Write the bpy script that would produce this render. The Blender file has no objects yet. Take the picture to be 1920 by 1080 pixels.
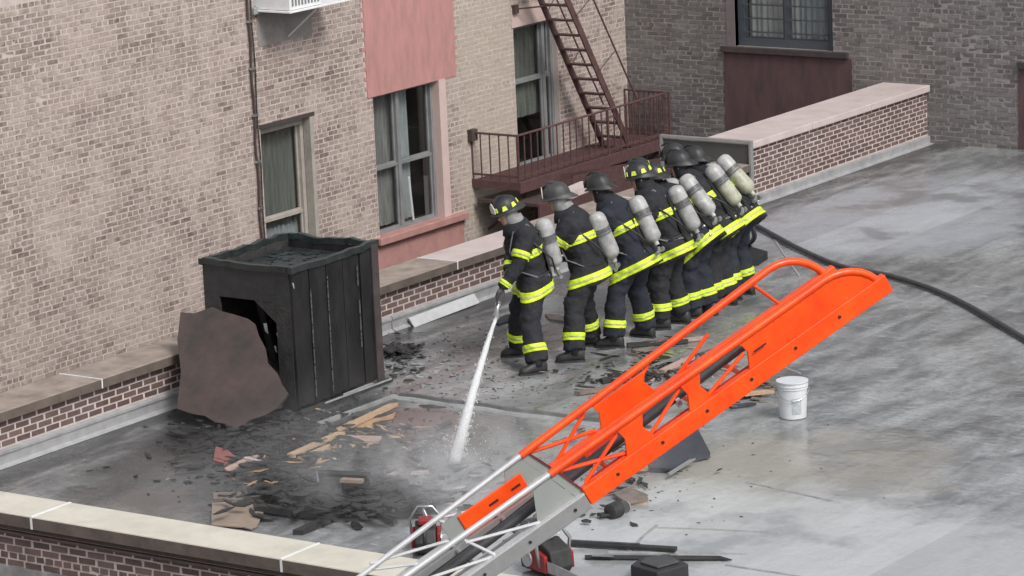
import bpy, bmesh, math, random
from mathutils import Vector, Matrix, noise
random.seed(7)
R = math.radians
C = bpy.context.scene.collection
S = bpy.context.scene

# ---------------------------------------------------------------- camera
FPX, PITCH, ROLL, AZ, CH = 6500.0, R(12.31), R(-2.54), R(54.6), 8.6
_fw = Vector((math.sin(AZ), math.cos(AZ), 0)); _rt = Vector((math.cos(AZ), -math.sin(AZ), 0))
cF = _fw * math.cos(PITCH) - Vector((0, 0, math.sin(PITCH)))
_up = Vector((0, 0, math.cos(PITCH))) + _fw * math.sin(PITCH)
cR = _rt * math.cos(ROLL) + _up * math.sin(ROLL)
cU = -_rt * math.sin(ROLL) + _up * math.cos(ROLL)
CP = Vector((0, 0, CH))
cam = bpy.data.cameras.new('camera'); co = bpy.data.objects.new('camera', cam); C.objects.link(co)
co.matrix_world = Matrix((( cR.x, cU.x, -cF.x, 0), (cR.y, cU.y, -cF.y, 0), (cR.z, cU.z, -cF.z, CH), (0, 0, 0, 1)))
cam.sensor_width = 36; cam.lens = FPX / 1920 * 36; cam.clip_start = .5; cam.clip_end = 600
S.camera = co
# ---------------------------------------------------------------- world, sun, exposure
w = bpy.data.worlds.new('World'); S.world = w; w.use_nodes = True
nt = w.node_tree; nt.nodes.clear()
sky = nt.nodes.new('ShaderNodeTexSky'); sky.sky_type = 'NISHITA'; sky.sun_disc = False
SUN_EL, SUN_AZ = R(46), R(200)            # azimuth clockwise from +Y
sky.sun_elevation = SUN_EL; sky.sun_rotation = SUN_AZ; sky.air_density = 1.0; sky.dust_density = 3.0
hs = nt.nodes.new('ShaderNodeHueSaturation'); hs.inputs['Saturation'].default_value = .22
bg = nt.nodes.new('ShaderNodeBackground'); bg.inputs[1].default_value = .11
ou = nt.nodes.new('ShaderNodeOutputWorld')
nt.links.new(sky.outputs[0], hs.inputs['Color']); nt.links.new(hs.outputs[0], bg.inputs[0]); nt.links.new(bg.outputs[0], ou.inputs[0])
sl = bpy.data.lights.new('sun', 'SUN'); sl.energy = 1.5; sl.angle = R(18); sl.color = (1, .97, .93)
so = bpy.data.objects.new('sun', sl); C.objects.link(so)
sd = Vector((math.sin(SUN_AZ) * math.cos(SUN_EL), math.cos(SUN_AZ) * math.cos(SUN_EL), math.sin(SUN_EL)))
so.rotation_euler = sd.to_track_quat('Z', 'Y').to_euler(); so.location = sd * 60
S.view_settings.view_transform = 'Standard'; S.view_settings.look = 'None'
S.view_settings.gamma = 1; S.view_settings.exposure = 0.48; S.view_settings.use_curve_mapping = False
S.cycles.use_denoising = True
S.cycles.max_bounces = 6; S.cycles.transparent_max_bounces = 12; S.cycles.volume_bounces = 3

# ---------------------------------------------------------------- helpers
def ray(x, y): return cF + cR * ((x - 960) / FPX) + cU * ((540 - y) / FPX)
def at(x, y, z=0): d = ray(x, y); return CP + d * ((z - CH) / d.z)
def atY(x, y, Y): d = ray(x, y); return CP + d * (Y / d.y)
def atX(x, y, X): d = ray(x, y); return CP + d * (X / d.x)
def proj(p):
    q = Vector(p) - CP; z = q.dot(cF); return 960 + FPX * q.dot(cR) / z, 540 - FPX * q.dot(cU) / z, z
def tag(o, label=None, cat=None, group=None, kind=None):
    if label: o['label'] = label
    if cat: o['category'] = cat
    if group: o['group'] = group
    if kind: o['kind'] = kind
    return o
WL = {}
def thing(name, label, cat, loc=(0, 0, 0), group=None):
    o = bpy.data.objects.new(name, None); o.empty_display_size = .2; C.objects.link(o)
    o.location = loc; WL[o.name] = Vector(loc)
    return tag(o, label, cat, group)

class MB:
    def __init__(s): s.v = []; s.f = []; s.t = []; s.tone = 0.5
    def add(s, vs, fs):
        b = len(s.v); s.v += [Vector(v) for v in vs]; s.f += [tuple(b + i for i in f) for f in fs]; s.t += [s.tone] * len(fs); return s
    def box(s, c, d, rot=None):
        c = Vector(c); h = Vector(d) / 2; vs = []
        for x in (-1, 1):
            for y in (-1, 1):
                for z in (-1, 1):
                    p = Vector((x * h.x, y * h.y, z * h.z))
                    if rot is not None: p = rot @ p
                    vs.append(c + p)
        return s.add(vs, [(0, 1, 3, 2), (4, 6, 7, 5), (0, 4, 5, 1), (2, 3, 7, 6), (0, 2, 6, 4), (1, 5, 7, 3)])
    def span(s, a, b):
        a = Vector(a); b = Vector(b); return s.box((a + b) / 2, [abs(q) for q in (b - a)])
    def bar(s, a, b, wd, th, side=None):
        a = Vector(a); b = Vector(b); d = (b - a); L = d.length; d.normalize()
        sd_ = Vector(side) if side is not None else Vector((0, 0, 1))
        y = sd_ - d * sd_.dot(d)
        if y.length < 1e-4: y = Vector((1, 0, 0)) - d * d.x
        y.normalize(); z = d.cross(y)
        return s.box((a + b) / 2, (L, wd, th), Matrix((d, y, z)).transposed())
    def loft(s, rings, cap=True):
        n = len(rings[0]); vs = [p for r in rings for p in r]; fs = []
        for k in range(len(rings) - 1):
            for i in range(n):
                j = (i + 1) % n; fs.append((k * n + i, k * n + j, (k + 1) * n + j, (k + 1) * n + i))
        if cap: fs.append(tuple(range(n - 1, -1, -1))); fs.append(tuple((len(rings) - 1) * n + i for i in range(n)))
        return s.add(vs, fs)
    def tube(s, pts, rad, n=8, cap=True, sx=1, side=None):
        pts = [Vector(p) for p in pts]; rings = []; py = None
        if not isinstance(rad, (list, tuple)): rad = [rad] * len(pts)
        for i, p in enumerate(pts):
            d = (pts[min(i + 1, len(pts) - 1)] - pts[max(i - 1, 0)]).normalized()
            ref = Vector(side) if side is not None else (py if py is not None else (Vector((0, 0, 1)) if abs(d.z) < .9 else Vector((1, 0, 0))))
            y = ref - d * ref.dot(d); y.normalize(); py = y; z = d.cross(y)
            rings.append([p + y * math.cos(2 * math.pi * k / n) * rad[i] * sx + z * math.sin(2 * math.pi * k / n) * rad[i] for k in range(n)])
        return s.loft(rings, cap)
    def lathe(s, o, ax, prof, n=14, sx=1, side=None):
        o = Vector(o); ax = Vector(ax).normalized()
        ref = Vector(side) if side is not None else (Vector((0, 0, 1)) if abs(ax.z) < .9 else Vector((1, 0, 0)))
        y = (ref - ax * ref.dot(ax)).normalized(); z = ax.cross(y)
        rings = [[o + ax * h + y * math.cos(2 * math.pi * k / n) * r * sx + z * math.sin(2 * math.pi * k / n) * r for k in range(n)] for h, r in prof]
        return s.loft(rings)
    def prism(s, poly, off):
        n = len(poly); off = Vector(off); a = [Vector(p) for p in poly]; b = [p + off for p in a]
        return s.add(a + b, [tuple(range(n - 1, -1, -1)), tuple(range(n, 2 * n))] + [(i, (i + 1) % n, n + (i + 1) % n, n + i) for i in range(n)])
    def build(s, name, m, parent=None, smooth=False, loc=None, tones=False, bevel=0, sub=0, mods=None):
        me = bpy.data.meshes.new(name)
        org = Vector(loc) if loc is not None else Vector((0, 0, 0))
        if parent is not None: org = WL.get(parent.name, Vector((0, 0, 0)))
        me.from_pydata([v - org for v in s.v], [], s.f)
        bm = bmesh.new(); bm.from_mesh(me)
        ly = None
        bmesh.ops.recalc_face_normals(bm, faces=bm.faces)
        bm.to_mesh(me); bm.free()
        if tones:
            at_ = me.attributes.new('tone', 'FLOAT', 'FACE')
            at_.data.foreach_set('value', s.t)
        if smooth:
            me.polygons.foreach_set('use_smooth', [True] * len(me.polygons))
            if smooth == 2:
                bm = bmesh.new(); bm.from_mesh(me)
                for e in bm.edges:
                    if len(e.link_faces) == 2 and e.calc_face_angle(0) > .7: e.smooth = False
                bm.to_mesh(me); bm.free()
        me.materials.append(m)
        o = bpy.data.objects.new(name, me); C.objects.link(o)
        if parent is not None: o.parent = parent; WL[o.name] = org
        else: o.location = org; WL[o.name] = org
        if bevel:
            b = o.modifiers.new('bevel', 'BEVEL'); b.width = bevel; b.segments = 2; b.limit_method = 'ANGLE'; b.harden_normals = False
        if sub:
            b = o.modifiers.new('sub', 'SUBSURF'); b.levels = sub; b.render_levels = sub
        return o

# ---------------------------------------------------------------- materials
def nmat(name):
    m = bpy.data.materials.new(name); m.use_nodes = True; t = m.node_tree
    return m, t, t.nodes['Principled BSDF'], t.nodes, t.links
def ramp(N, L, src, pts):
    r = N.new('ShaderNodeValToRGB'); e = r.color_ramp.elements
    while len(e) < len(pts): e.new(.5)
    for i, (p, c) in enumerate(pts): e[i].position = p; e[i].color = tuple(c) + (1,) if len(c) == 3 else c
    L.new(src, r.inputs[0]); return r.outputs[0]
def noise_n(N, L, vec, scale, detail=4, rough=.6, dist=0):
    n = N.new('ShaderNodeTexNoise'); n.inputs['Scale'].default_value = scale; n.inputs['Detail'].default_value = detail
    n.inputs['Roughness'].default_value = rough; n.inputs['Distortion'].default_value = dist
    L.new(vec, n.inputs['Vector']); return n.outputs[0]
def mixc(N, L, f, a, b, mode='MIX'):
    m = N.new('ShaderNodeMix'); m.data_type = 'RGBA'; m.blend_type = mode
    for i, q in ((0, f), (6, a), (7, b)):
        if hasattr(q, 'is_linked') or hasattr(q, 'node'): L.new(q, m.inputs[i])
        else: m.inputs[i].default_value = q if i == 0 else tuple(q) + (1,)
    return m.outputs[2]
def mth(N, L, op, a, b=0.0, clamp=False):
    m = N.new('ShaderNodeMath'); m.operation = op; m.use_clamp = clamp
    for i, q in enumerate((a, b)):
        if hasattr(q, 'node'): L.new(q, m.inputs[i])
        else: m.inputs[i].default_value = q
    return m.outputs[0]
def bump(N, L, P, h, st, dist=.01):
    b = N.new('ShaderNodeBump'); b.inputs['Strength'].default_value = st; b.inputs['Distance'].default_value = dist
    L.new(h, b.inputs['Height']); L.new(b.outputs[0], P.inputs['Normal'])
def wpos(N):
    return N.new('ShaderNodeNewGeometry').outputs['Position']
def sep(N, L, v):
    s_ = N.new('ShaderNodeSeparateXYZ'); L.new(v, s_.inputs[0]); return s_.outputs
def mapv(N, L, v, sc):
    m = N.new('ShaderNodeMapping'); m.inputs['Scale'].default_value = sc; L.new(v, m.inputs['Vector']); return m.outputs[0]
MATS = {}
def M(name, c1, c2=None, sc=8, rough=.6, rough2=None, bs=.15, metal=0, stretch=None, fine=60, spec=.5):
    """plain surface: two tones of one colour mixed by noise, uneven gloss, fine relief"""
    if name in MATS: return MATS[name]
    m, t, P, N, L = nmat(name)
    if c2 is None: c2 = tuple(q * .72 for q in c1)
    v = N.new('ShaderNodeTexCoord').outputs['Object']
    if stretch: v = mapv(N, L, v, stretch)
    n1 = noise_n(N, L, v, sc, 6, .65)
    f = ramp(N, L, n1, [(.35, (0, 0, 0)), (.68, (1, 1, 1))])
    L.new(mixc(N, L, f, c1, c2), P.inputs['Base Color'])
    r2 = rough2 if rough2 is not None else min(1, rough + .15)
    mr = N.new('ShaderNodeMapRange'); mr.inputs[3].default_value = rough; mr.inputs[4].default_value = r2
    L.new(n1, mr.inputs[0]); L.new(mr.outputs[0], P.inputs['Roughness'])
    P.inputs['Metallic'].default_value = metal; P.inputs['Specular IOR Level'].default_value = spec
    if bs: bump(N, L, P, noise_n(N, L, v, fine, 3), bs)
    MATS[name] = m; return m

def brick_mat(name, dark, mid, light, wash, wash_amt, zones=None):
    m, t, P, N, L = nmat(name)
    a = N.new('ShaderNodeAttribute'); a.attribute_name = 'tone'
    p = wpos(N)
    base = ramp(N, L, a.outputs['Fac'], [(0, dark), (.3, tuple((x + y) / 2 for x, y in zip(dark, mid))), (.55, mid), (1, light)])
    n1 = noise_n(N, L, p, 26, 4, .7)
    base = mixc(N, L, mth(N, L, 'MULTIPLY', n1, .5), base, tuple(q * .6 for q in mid))
    w1 = noise_n(N, L, p, 1.3, 5, .7); w2 = noise_n(N, L, p, 14, 3, .7)
    ws = mth(N, L, 'ADD', mth(N, L, 'MULTIPLY', w1, .6), mth(N, L, 'MULTIPLY', w2, .4))
    f = ramp(N, L, ws, [(.40, (0, 0, 0)), (.58, (1, 1, 1))])
    base = mixc(N, L, mth(N, L, 'MULTIPLY', f, wash_amt), base, wash)
    sv = noise_n(N, L, mapv(N, L, p, (3.2, 3.2, .35)), 1.6, 5, .7)
    base = mixc(N, L, ramp(N, L, sv, [(.52, (0, 0, 0)), (.72, (.55, .55, .55))]), base, tuple(q * .55 for q in mid))
    if zones:                          # limewashed stretch of wall between two x positions
        x0, x1, col, amt = zones
        x = sep(N, L, p)[0]
        z1 = N.new('ShaderNodeMapRange'); z1.inputs[1].default_value = x0 - .25; z1.inputs[2].default_value = x0 + .25
        z2 = N.new('ShaderNodeMapRange'); z2.inputs[1].default_value = x1 - .1; z2.inputs[2].default_value = x1 + .1; z2.inputs[3].default_value = 1; z2.inputs[4].default_value = 0
        wob = mth(N, L, 'MULTIPLY', mth(N, L, 'SUBTRACT', w1, .5), 1.2)
        xx = mth(N, L, 'ADD', x, wob); L.new(xx, z1.inputs[0]); L.new(xx, z2.inputs[0])
        zf = mth(N, L, 'MULTIPLY', z1.outputs[0], z2.outputs[0])
        g = ramp(N, L, noise_n(N, L, mapv(N, L, p, (1, 1, 2.6)), 5.5, 5, .75), [(.3, (0, 0, 0)), (.46, (1, 1, 1))])
        base = mixc(N, L, mth(N, L, 'MULTIPLY', mth(N, L, 'MULTIPLY', zf, g), amt), base, col)
    L.new(base, P.inputs['Base Color']); P.inputs['Roughness'].default_value = .85
    P.inputs['Specular IOR Level'].default_value = .25
    bump(N, L, P, noise_n(N, L, p, 90, 4, .7), .5, .006)
    MATS[name] = m; return m

# roof membrane: silver-grey coated felt, wet, with puddles, silt and soot that lie where they lie in the yard
def roof_mat():
    m, t, P, N, L = nmat('roof_felt'); p = wpos(N); sx = sep(N, L, p)
    st = mapv(N, L, p, (.55, 1.5, 1))
    n0 = noise_n(N, L, p, .55, 5, .62); n1 = noise_n(N, L, st, 1.7, 6, .68, .4); n2 = noise_n(N, L, p, 9, 5, .7)
    n4 = noise_n(N, L, mapv(N, L, p, (4.2, 1.4, 1)), 2.2, 5, .7)
    col = mixc(N, L, ramp(N, L, n1, [(.38, (0, 0, 0)), (.64, (1, 1, 1))]), (.33, .336, .342), (.135, .138, .142))
    col = mixc(N, L, ramp(N, L, n4, [(.54, (0, 0, 0)), (.72, (.8, .8, .8))]), col, (.44, .45, .455))
    col = mixc(N, L, ramp(N, L, noise_n(N, L, mapv(N, L, p, (5, 2.2, 1)), 4.5, 6, .75), [(.5, (0, 0, 0)), (.66, (.7, .7, .7))]), col, (.13, .133, .135))
    col = mixc(N, L, ramp(N, L, n2, [(.58, (0, 0, 0)), (.75, (.55, .55, .55))]), col, (.12, .125, .13))
    def blob(cx, cy, rx, ry, lo=.75, hi=1.15, wob=.55, sc=1.0):
        dx = mth(N, L, 'DIVIDE', mth(N, L, 'SUBTRACT', sx[0], cx), rx); dy = mth(N, L, 'DIVIDE', mth(N, L, 'SUBTRACT', sx[1], cy), ry)
        d = mth(N, L, 'SQRT', mth(N, L, 'ADD', mth(N, L, 'MULTIPLY', dx, dx), mth(N, L, 'MULTIPLY', dy, dy)))
        d = mth(N, L, 'ADD', d, mth(N, L, 'MULTIPLY', mth(N, L, 'SUBTRACT', noise_n(N, L, p, 1.6 * sc, 6, .7), .5), wob * 2))
        mr = N.new('ShaderNodeMapRange'); mr.inputs[1].default_value = lo; mr.inputs[2].default_value = hi; mr.inputs[3].default_value = 1; mr.inputs[4].default_value = 0
        L.new(d, mr.inputs[0]); return mr.outputs[0]
    # silt (tan) on the near right, soot round the burnt hole and along the shed, wet darkening by the parapet
    tan = blob(26.4, 15.9, 1.9, 1.5); pale = blob(24.2, 14.6, 2.1, 3.2)
    soot = blob(24.7, 20.5, 2.3, 2.1, .7, 1.05, .35); soot2 = blob(25.9, 21.3, 1.7, 1.35, .75, 1.05, .25)
    gutter = N.new('ShaderNodeMapRange'); gutter.inputs[1].default_value = 22.05; gutter.inputs[2].default_value = 22.55
    L.new(mth(N, L, 'ADD', sx[1], mth(N, L, 'MULTIPLY', mth(N, L, 'SUBTRACT', n1, .5), 1.6)), gutter.inputs[0])
    pond = blob(26.15, 19.7, 1.15, 1.25, .85, 1.0, .12)
    col = mixc(N, L, mth(N, L, 'MULTIPLY', tan, .72), col, (.30, .275, .23))
    col = mixc(N, L, mth(N, L, 'MULTIPLY', pale, .72), col, (.50, .52, .53))
    far = blob(37.8, 20.6, 2.6, 1.9, .8, 1.2, .15)
    col = mixc(N, L, mth(N, L, 'MULTIPLY', far, .75), col, (.44, .46, .50))
    col = mixc(N, L, mth(N, L, 'MULTIPLY', gutter.outputs[0], .85), col, (.045, .045, .046))
    col = mixc(N, L, mth(N, L, 'MULTIPLY', pond, .9), col, (.06, .064, .058))
    col = mixc(N, L, mth(N, L, 'MULTIPLY', soot, .82), col, (.05, .052, .053))
    col = mixc(N, L, mth(N, L, 'MULTIPLY', soot2, .9), col, (.03, .03, .032))
    lane = N.new('ShaderNodeTexWhiteNoise'); lane.noise_dimensions = '1D'
    L.new(mth(N, L, 'FLOOR', mth(N, L, 'ADD', mth(N, L, 'MULTIPLY', sx[1], .95), mth(N, L, 'MULTIPLY', n0, .05))), lane.inputs['W'])
    hv = N.new('ShaderNodeHueSaturation'); L.new(col, hv.inputs['Color']); L.new(mth(N, L, 'ADD', mth(N, L, 'MULTIPLY', lane.outputs[0], .22), .89), hv.inputs['Value']); col = hv.outputs[0]
    L.new(col, P.inputs['Base Color'])
    rg = ramp(N, L, n0, [(.42, (.03, .03, .03)), (.58, (.34, .34, .34))])
    rr = mth(N, L, 'ADD', rg, mth(N, L, 'MULTIPLY', n2, .16))
    rr = mth(N, L, 'SUBTRACT', rr, mth(N, L, 'MULTIPLY', pond, .22), True)
    col = mixc(N, L, mth(N, L, 'MULTIPLY', ramp(N, L, n0, [(.40, (1, 1, 1)), (.47, (0, 0, 0))]), .45), col, (.085, .088, .088)); L.new(col, P.inputs['Base Color'])
    L.new(mth(N, L, 'MAXIMUM', rr, .045), P.inputs['Roughness'])
    h = mth(N, L, 'ADD', mth(N, L, 'MULTIPLY', n2, .5), noise_n(N, L, st, 5, 5, .6))
    wetm = ramp(N, L, n0, [(.40, (0, 0, 0)), (.56, (1, 1, 1))])
    bump(N, L, P, mth(N, L, 'MULTIPLY', h, wetm), .28, .03)
    P.inputs['Coat Weight'].default_value = .0; P.inputs['Specular IOR Level'].default_value = .65
    return m

m_roof = roof_mat()
m_mortar = M('mortar_pink', (.57, .485, .455), (.45, .385, .36), 6, .9, bs=.4)
m_mortar_grey = M('mortar_grey', (.32, .30, .29), (.23, .215, .21), 6, .9, bs=.4)
m_mortar_w = M('mortar_pale', (.60, .51, .48), (.48, .40, .38), 9, .9, bs=.4)
m_brick_l = brick_mat('brick_limewashed', (.13, .098, .088), (.31, .245, .212), (.45, .37, .325), (.475, .40, .36), .8, (38.0, 39.6, (.43, .375, .31), .92))
m_brick_g = brick_mat('brick_sooty', (.10, .088, .084), (.185, .163, .155), (.29, .26, .25), (.21, .205, .20), .6)
m_brick_r = brick_mat('brick_red_brown', (.085, .058, .054), (.15, .10, .092), (.22, .14, .125), (.22, .18, .17), .25)
m_pink = M('painted_render_pink', (.50, .245, .235), (.37, .205, .185), 3.2, .75, bs=.3, stretch=(2.2, 2.2, .7), fine=25)
m_pinkl = M('painted_reveal_pale', (.60, .46, .43), (.52, .40, .37), 3, .7)
m_sillp = M('painted_sill_pink', (.44, .235, .21), (.34, .18, .165), 5, .7)
m_maroonp = M('painted_render_maroon', (.12, .066, .068), (.070, .048, .048), 3, .8, bs=.3, stretch=(2.2, 2.2, .7), fine=25)
m_cap = M('coping_stone', (.36, .295, .255), (.20, .165, .14), 3.5, .8, bs=.35)
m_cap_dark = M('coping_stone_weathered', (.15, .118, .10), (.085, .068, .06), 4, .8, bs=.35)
m_cap_pale = M('coping_stone_pale', (.56, .47, .45), (.45, .38, .37), 2.5, .75, bs=.3)
m_cap_cream = M('coping_cream', (.66, .62, .54), (.52, .50, .42), 3, .6, bs=.2)
m_flash = M('flashing_aluminium', (.50, .50, .51), (.36, .36, .37), 5, .35, .5, bs=.1, metal=.35)
m_frame_grey = M('window_frame_grey', (.24, .245, .25), (.17, .175, .18), 5, .45)
m_frame_blue = M('window_frame_slate', (.07, .085, .10), (.055, .065, .08), 5, .4)
m_frame_cream = M('window_frame_cream', (.40, .37, .33), (.30, .275, .245), 6, .6)
m_steel_red = M('oxide_red_steel', (.125, .062, .062), (.075, .042, .042), 12, .6, bs=.3)
m_steel_dk = M('rusty_dark_steel', (.085, .055, .05), (.05, .035, .032), 12, .7, bs=.3)
m_white = M('white_enamel', (.80, .81, .82), (.70, .71, .72), 4, .4)
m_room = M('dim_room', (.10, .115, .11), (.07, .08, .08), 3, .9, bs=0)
m_curt = M('curtain_grey', (.52, .52, .52), (.26, .265, .27), 5, .9, stretch=(6, 6, .4))
m_curt_g = M('curtain_green_grey', (.34, .355, .33), (.19, .205, .195), 5, .9, stretch=(6, 6, .4))
m_blind = M('blind_white', (.62, .66, .70), (.50, .54, .58), 5, .7)
m_char = M('charred_wood', (.024, .023, .023), (.045, .043, .042), 9, .45, .85, bs=.8, fine=30)
m_char_w = M('charred_wet', (.02, .021, .023), (.035, .037, .04), 7, .25, .6, bs=.6, fine=25)
m_tar = M('tarred_sheet', (.014, .018, .018), (.035, .042, .042), 5, .2, .6, bs=.3)
m_shed = M('sooty_sheet_metal', (.008, .008, .009), (.022, .020, .022), 5, .25, .7, bs=.3, stretch=(1, 1, .35))
m_shed_rust = M('scorched_rusty_edge', (.075, .055, .055), (.04, .033, .035), 6, .6, bs=.3)
m_brown = M('scorched_brown_board', (.075, .050, .047), (.034, .030, .026), 3.4, .55, .8, bs=.5)
m_wood = M('splintered_pale_wood', (.56, .40, .26), (.40, .26, .16), 7, .7, bs=.5, stretch=(1, 5, 5))
m_wood_p = M('pinkish_plank', (.50, .36, .31), (.36, .25, .21), 7, .7, bs=.5)
m_ply = M('orange_plywood', (.50, .30, .15), (.34, .19, .10), 9, .7, bs=.4)
m_wood_grey = M('weathered_board', (.24, .19, .165), (.13, .11, .10), 8, .75, bs=.5)
m_tan = M('wet_tan_board', (.34, .265, .21), (.25, .195, .155), 5, .5, bs=.3)
m_slate = M('slate_blue_sheet', (.062, .066, .085), (.045, .048, .058), 4, .5, bs=.3)
m_orange = M('ladder_orange_paint', (.95, .090, .008), (.92, .065, .006), 5, .38, .5, bs=.05)
def paint_wear():
    m, t, P, N, L = nmat('ladder_orange_paint'); p = N.new('ShaderNodeTexCoord').outputs['Object']
    n1 = noise_n(N, L, p, 5, 5, .65); n2 = noise_n(N, L, mapv(N, L, p, (1, 1.6, 3)), 22, 6, .75); n3 = noise_n(N, L, p, 55, 4, .7)
    c = mixc(N, L, ramp(N, L, n1, [(.35, (0, 0, 0)), (.7, (1, 1, 1))]), (.95, .105, .010), (.86, .060, .006))
    c = mixc(N, L, ramp(N, L, n2, [(.60, (0, 0, 0)), (.75, (.55, .55, .55))]), c, (.40, .045, .015))
    c = mixc(N, L, ramp(N, L, n3, [(.70, (0, 0, 0)), (.74, (.8, .8, .8))]), c, (.32, .28, .26))
    L.new(c, P.inputs['Base Color']); L.new(mth(N, L, 'ADD', mth(N, L, 'MULTIPLY', n2, .45), .12), P.inputs['Roughness']); bump(N, L, P, n3, .15, .004)
    MATS['ladder_orange_paint'] = m; return m
m_orange = paint_wear()
m_alu = M('ladder_aluminium', (.42, .43, .43), (.34, .35, .35), 9, .38, .52, bs=.08, metal=.55)
m_alu_b = M('bright_rail', (.66, .66, .67), (.55, .55, .56), 8, .35, .5, bs=.05, metal=.3)
m_plate = M('grey_painted_plate', (.30, .32, .30), (.27, .285, .275), 3, .5)
m_rubber = M('black_rubber', (.022, .022, .024), (.035, .035, .037), 12, .5)
m_hosepipe = M('grey_black_hose', (.045, .045, .05), (.075, .075, .08), 12, .45)
m_black = M('bolt_black', (.012, .012, .012), (.02, .02, .02), 12, .5)
m_red = M('power_tool_red', (.28, .02, .025), (.22, .018, .02), 10, .3)
m_metal = M('bare_metal', (.55, .55, .56), (.40, .40, .42), 20, .25, .4, metal=.8)
m_gear = M('turnout_cloth', (.021, .022, .026), (.034, .035, .040), 9, .8, .95, bs=.5, fine=140, spec=.3)
m_gear2 = M('turnout_cloth_navy', (.020, .023, .033), (.033, .036, .048), 7, .8, .95, bs=.5, fine=140, spec=.3)
m_skin = M('skin', (.46, .27, .20), (.40, .22, .165), 30, .5, bs=.1)
m_glove = M('glove_leather', (.16, .145, .13), (.10, .09, .08), 20, .7)
m_boot = M('boot_rubber', (.022, .022, .022), (.04, .04, .04), 14, .45)
m_helm = M('helmet_black', (.02, .02, .022), (.035, .035, .037), 9, .4, .55)
m_helm_g = M('helmet_scuffed_grey', (.065, .065, .068), (.035, .035, .037), 9, .45, .6)
m_hood = M('knit_hood_grey', (.30, .30, .30), (.18, .18, .18), 22, .9)
m_strap = M('harness_strap', (.16, .16, .17), (.09, .09, .10), 20, .6)
m_cyl = M('cylinder_composite', (.46, .455, .45), (.23, .23, .225), 11, .35, .6, bs=.2)
m_cyl_y = M('cylinder_yellowed', (.50, .51, .38), (.28, .28, .23), 11, .35, .5)
m_cyl_cap = M('cylinder_collar', (.46, .46, .45), (.27, .27, .265), 12, .3, .45)
m_cylband = M('cylinder_label_dark', (.06, .06, .065), (.16, .16, .16), 30, .4)
m_shield = M('helmet_shield', (.70, .66, .60), (.55, .5, .45), 30, .5)
m_bucket = M('bucket_plastic', (.66, .68, .70), (.58, .60, .62), 3, .4)
m_print = M('bucket_print', (.34, .38, .39), (.52, .55, .56), 26, .5)

def lime_mat():
    m, t, P, N, L = nmat('reflective_lime'); p = N.new('ShaderNodeTexCoord').outputs['Object']
    n = noise_n(N, L, p, 16, 4, .6)
    L.new(ramp(N, L, n, [(.35, (.60, .80, .015)), (.7, (.76, .92, .03))]), P.inputs['Base Color'])
    P.inputs['Roughness'].default_value = .5; bump(N, L, P, n, .2); return m
m_lime = lime_mat()
m_silver = M('silver_tape', (.50, .56, .22), (.42, .48, .20), 20, .4)
m_yel = M('helmet_marker_lime', (.70, .80, .10), (.60, .72, .08), 12, .4)

def glass_mat():
    m, t, P, N, L = nmat('window_glass'); N.remove(P)
    g = N.new('ShaderNodeBsdfGlossy'); g.inputs['Roughness'].default_value = .04; g.inputs['Color'].default_value = (.9, .9, .9, 1)
    tr = N.new('ShaderNodeBsdfTransparent'); tr.inputs[0].default_value = (.80, .81, .80, 1)
    fr = N.new('ShaderNodeFresnel'); fr.inputs[0].default_value = 1.6
    tc = N.new('ShaderNodeTexCoord').outputs['Object']
    b = N.new('ShaderNodeBump'); b.inputs['Strength'].default_value = .05; L.new(noise_n(N, L, tc, 2, 2), b.inputs['Height']); L.new(b.outputs[0], g.inputs['Normal'])
    bf = N.new('ShaderNodeNewGeometry').outputs['Backfacing']
    f = mth(N, L, 'MULTIPLY', mth(N, L, 'ADD', mth(N, L, 'MULTIPLY', fr.outputs[0], .7), .04, True), mth(N, L, 'SUBTRACT', 1.0, bf))
    mx = N.new('ShaderNodeMixShader'); L.new(f, mx.inputs[0]); L.new(tr.outputs[0], mx.inputs[1]); L.new(g.outputs[0], mx.inputs[2])
    L.new(mx.outputs[0], N['Material Output'].inputs[0]); return m
m_glass = glass_mat()

# ================================================================ SETTING
XC, YF, YP = 42.28, 27.8, 22.8          # courtyard corner, far facade plane, parapet face
def structure(mb, name, m, **k): return tag(mb.build(name, m, **k), kind='structure')
structure(MB().span((21.02, 2, -.3), (XC, YP, 0)), 'roof', m_roof)
structure(MB().span((-60, -40, -12.4), (90, 90, -12)), 'street', M('street_asphalt', (.06, .06, .06), (.045, .045, .045), 3, .8))
structure(MB().span((21.3, 2, -12), (XC, YP + .5, -.31)), 'building_base', M('building_base_render', (.2, .17, .16), (.15, .13, .12), 3, .9))

# raised seams of the roofing felt
def ridge(name, pts, wd, h, m, kind='structure'):
    mb = MB()
    for a, b in zip(pts[:-1], pts[1:]):
        a = Vector(a); b = Vector(b); d = (b - a).normalized(); n = Vector((-d.y, d.x, 0)) * wd
        mb.prism([a - n + Vector((0, 0, -.01)), a - n * .55 + Vector((0, 0, h)), a + n * .55 + Vector((0, 0, h)), a + n + Vector((0, 0, -.01))], b - a)
    o = mb.build(name, m); return tag(o, kind=kind)
m_seam = M('felt_seam', (.36, .37, .37), (.22, .225, .225), 6, .4, bs=.2)
m_seam_d = M('felt_seam_tarred', (.07, .072, .07), (.12, .12, .12), 6, .4, bs=.2)
def wav(x, y0, y1, n=14, am=.02): return [(x + am * math.sin(i * 1.7) + am * .5 * math.sin(i * .6), y0 + (y1 - y0) * i / n, 0) for i in range(n + 1)]
ridge('roof_seam', wav(27.42, 20.95, 17.9), .035, .028, m_seam_d)
ridge('roof_seam', wav(27.30, 20.95, 17.7), .05, .020, m_seam)
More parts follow.
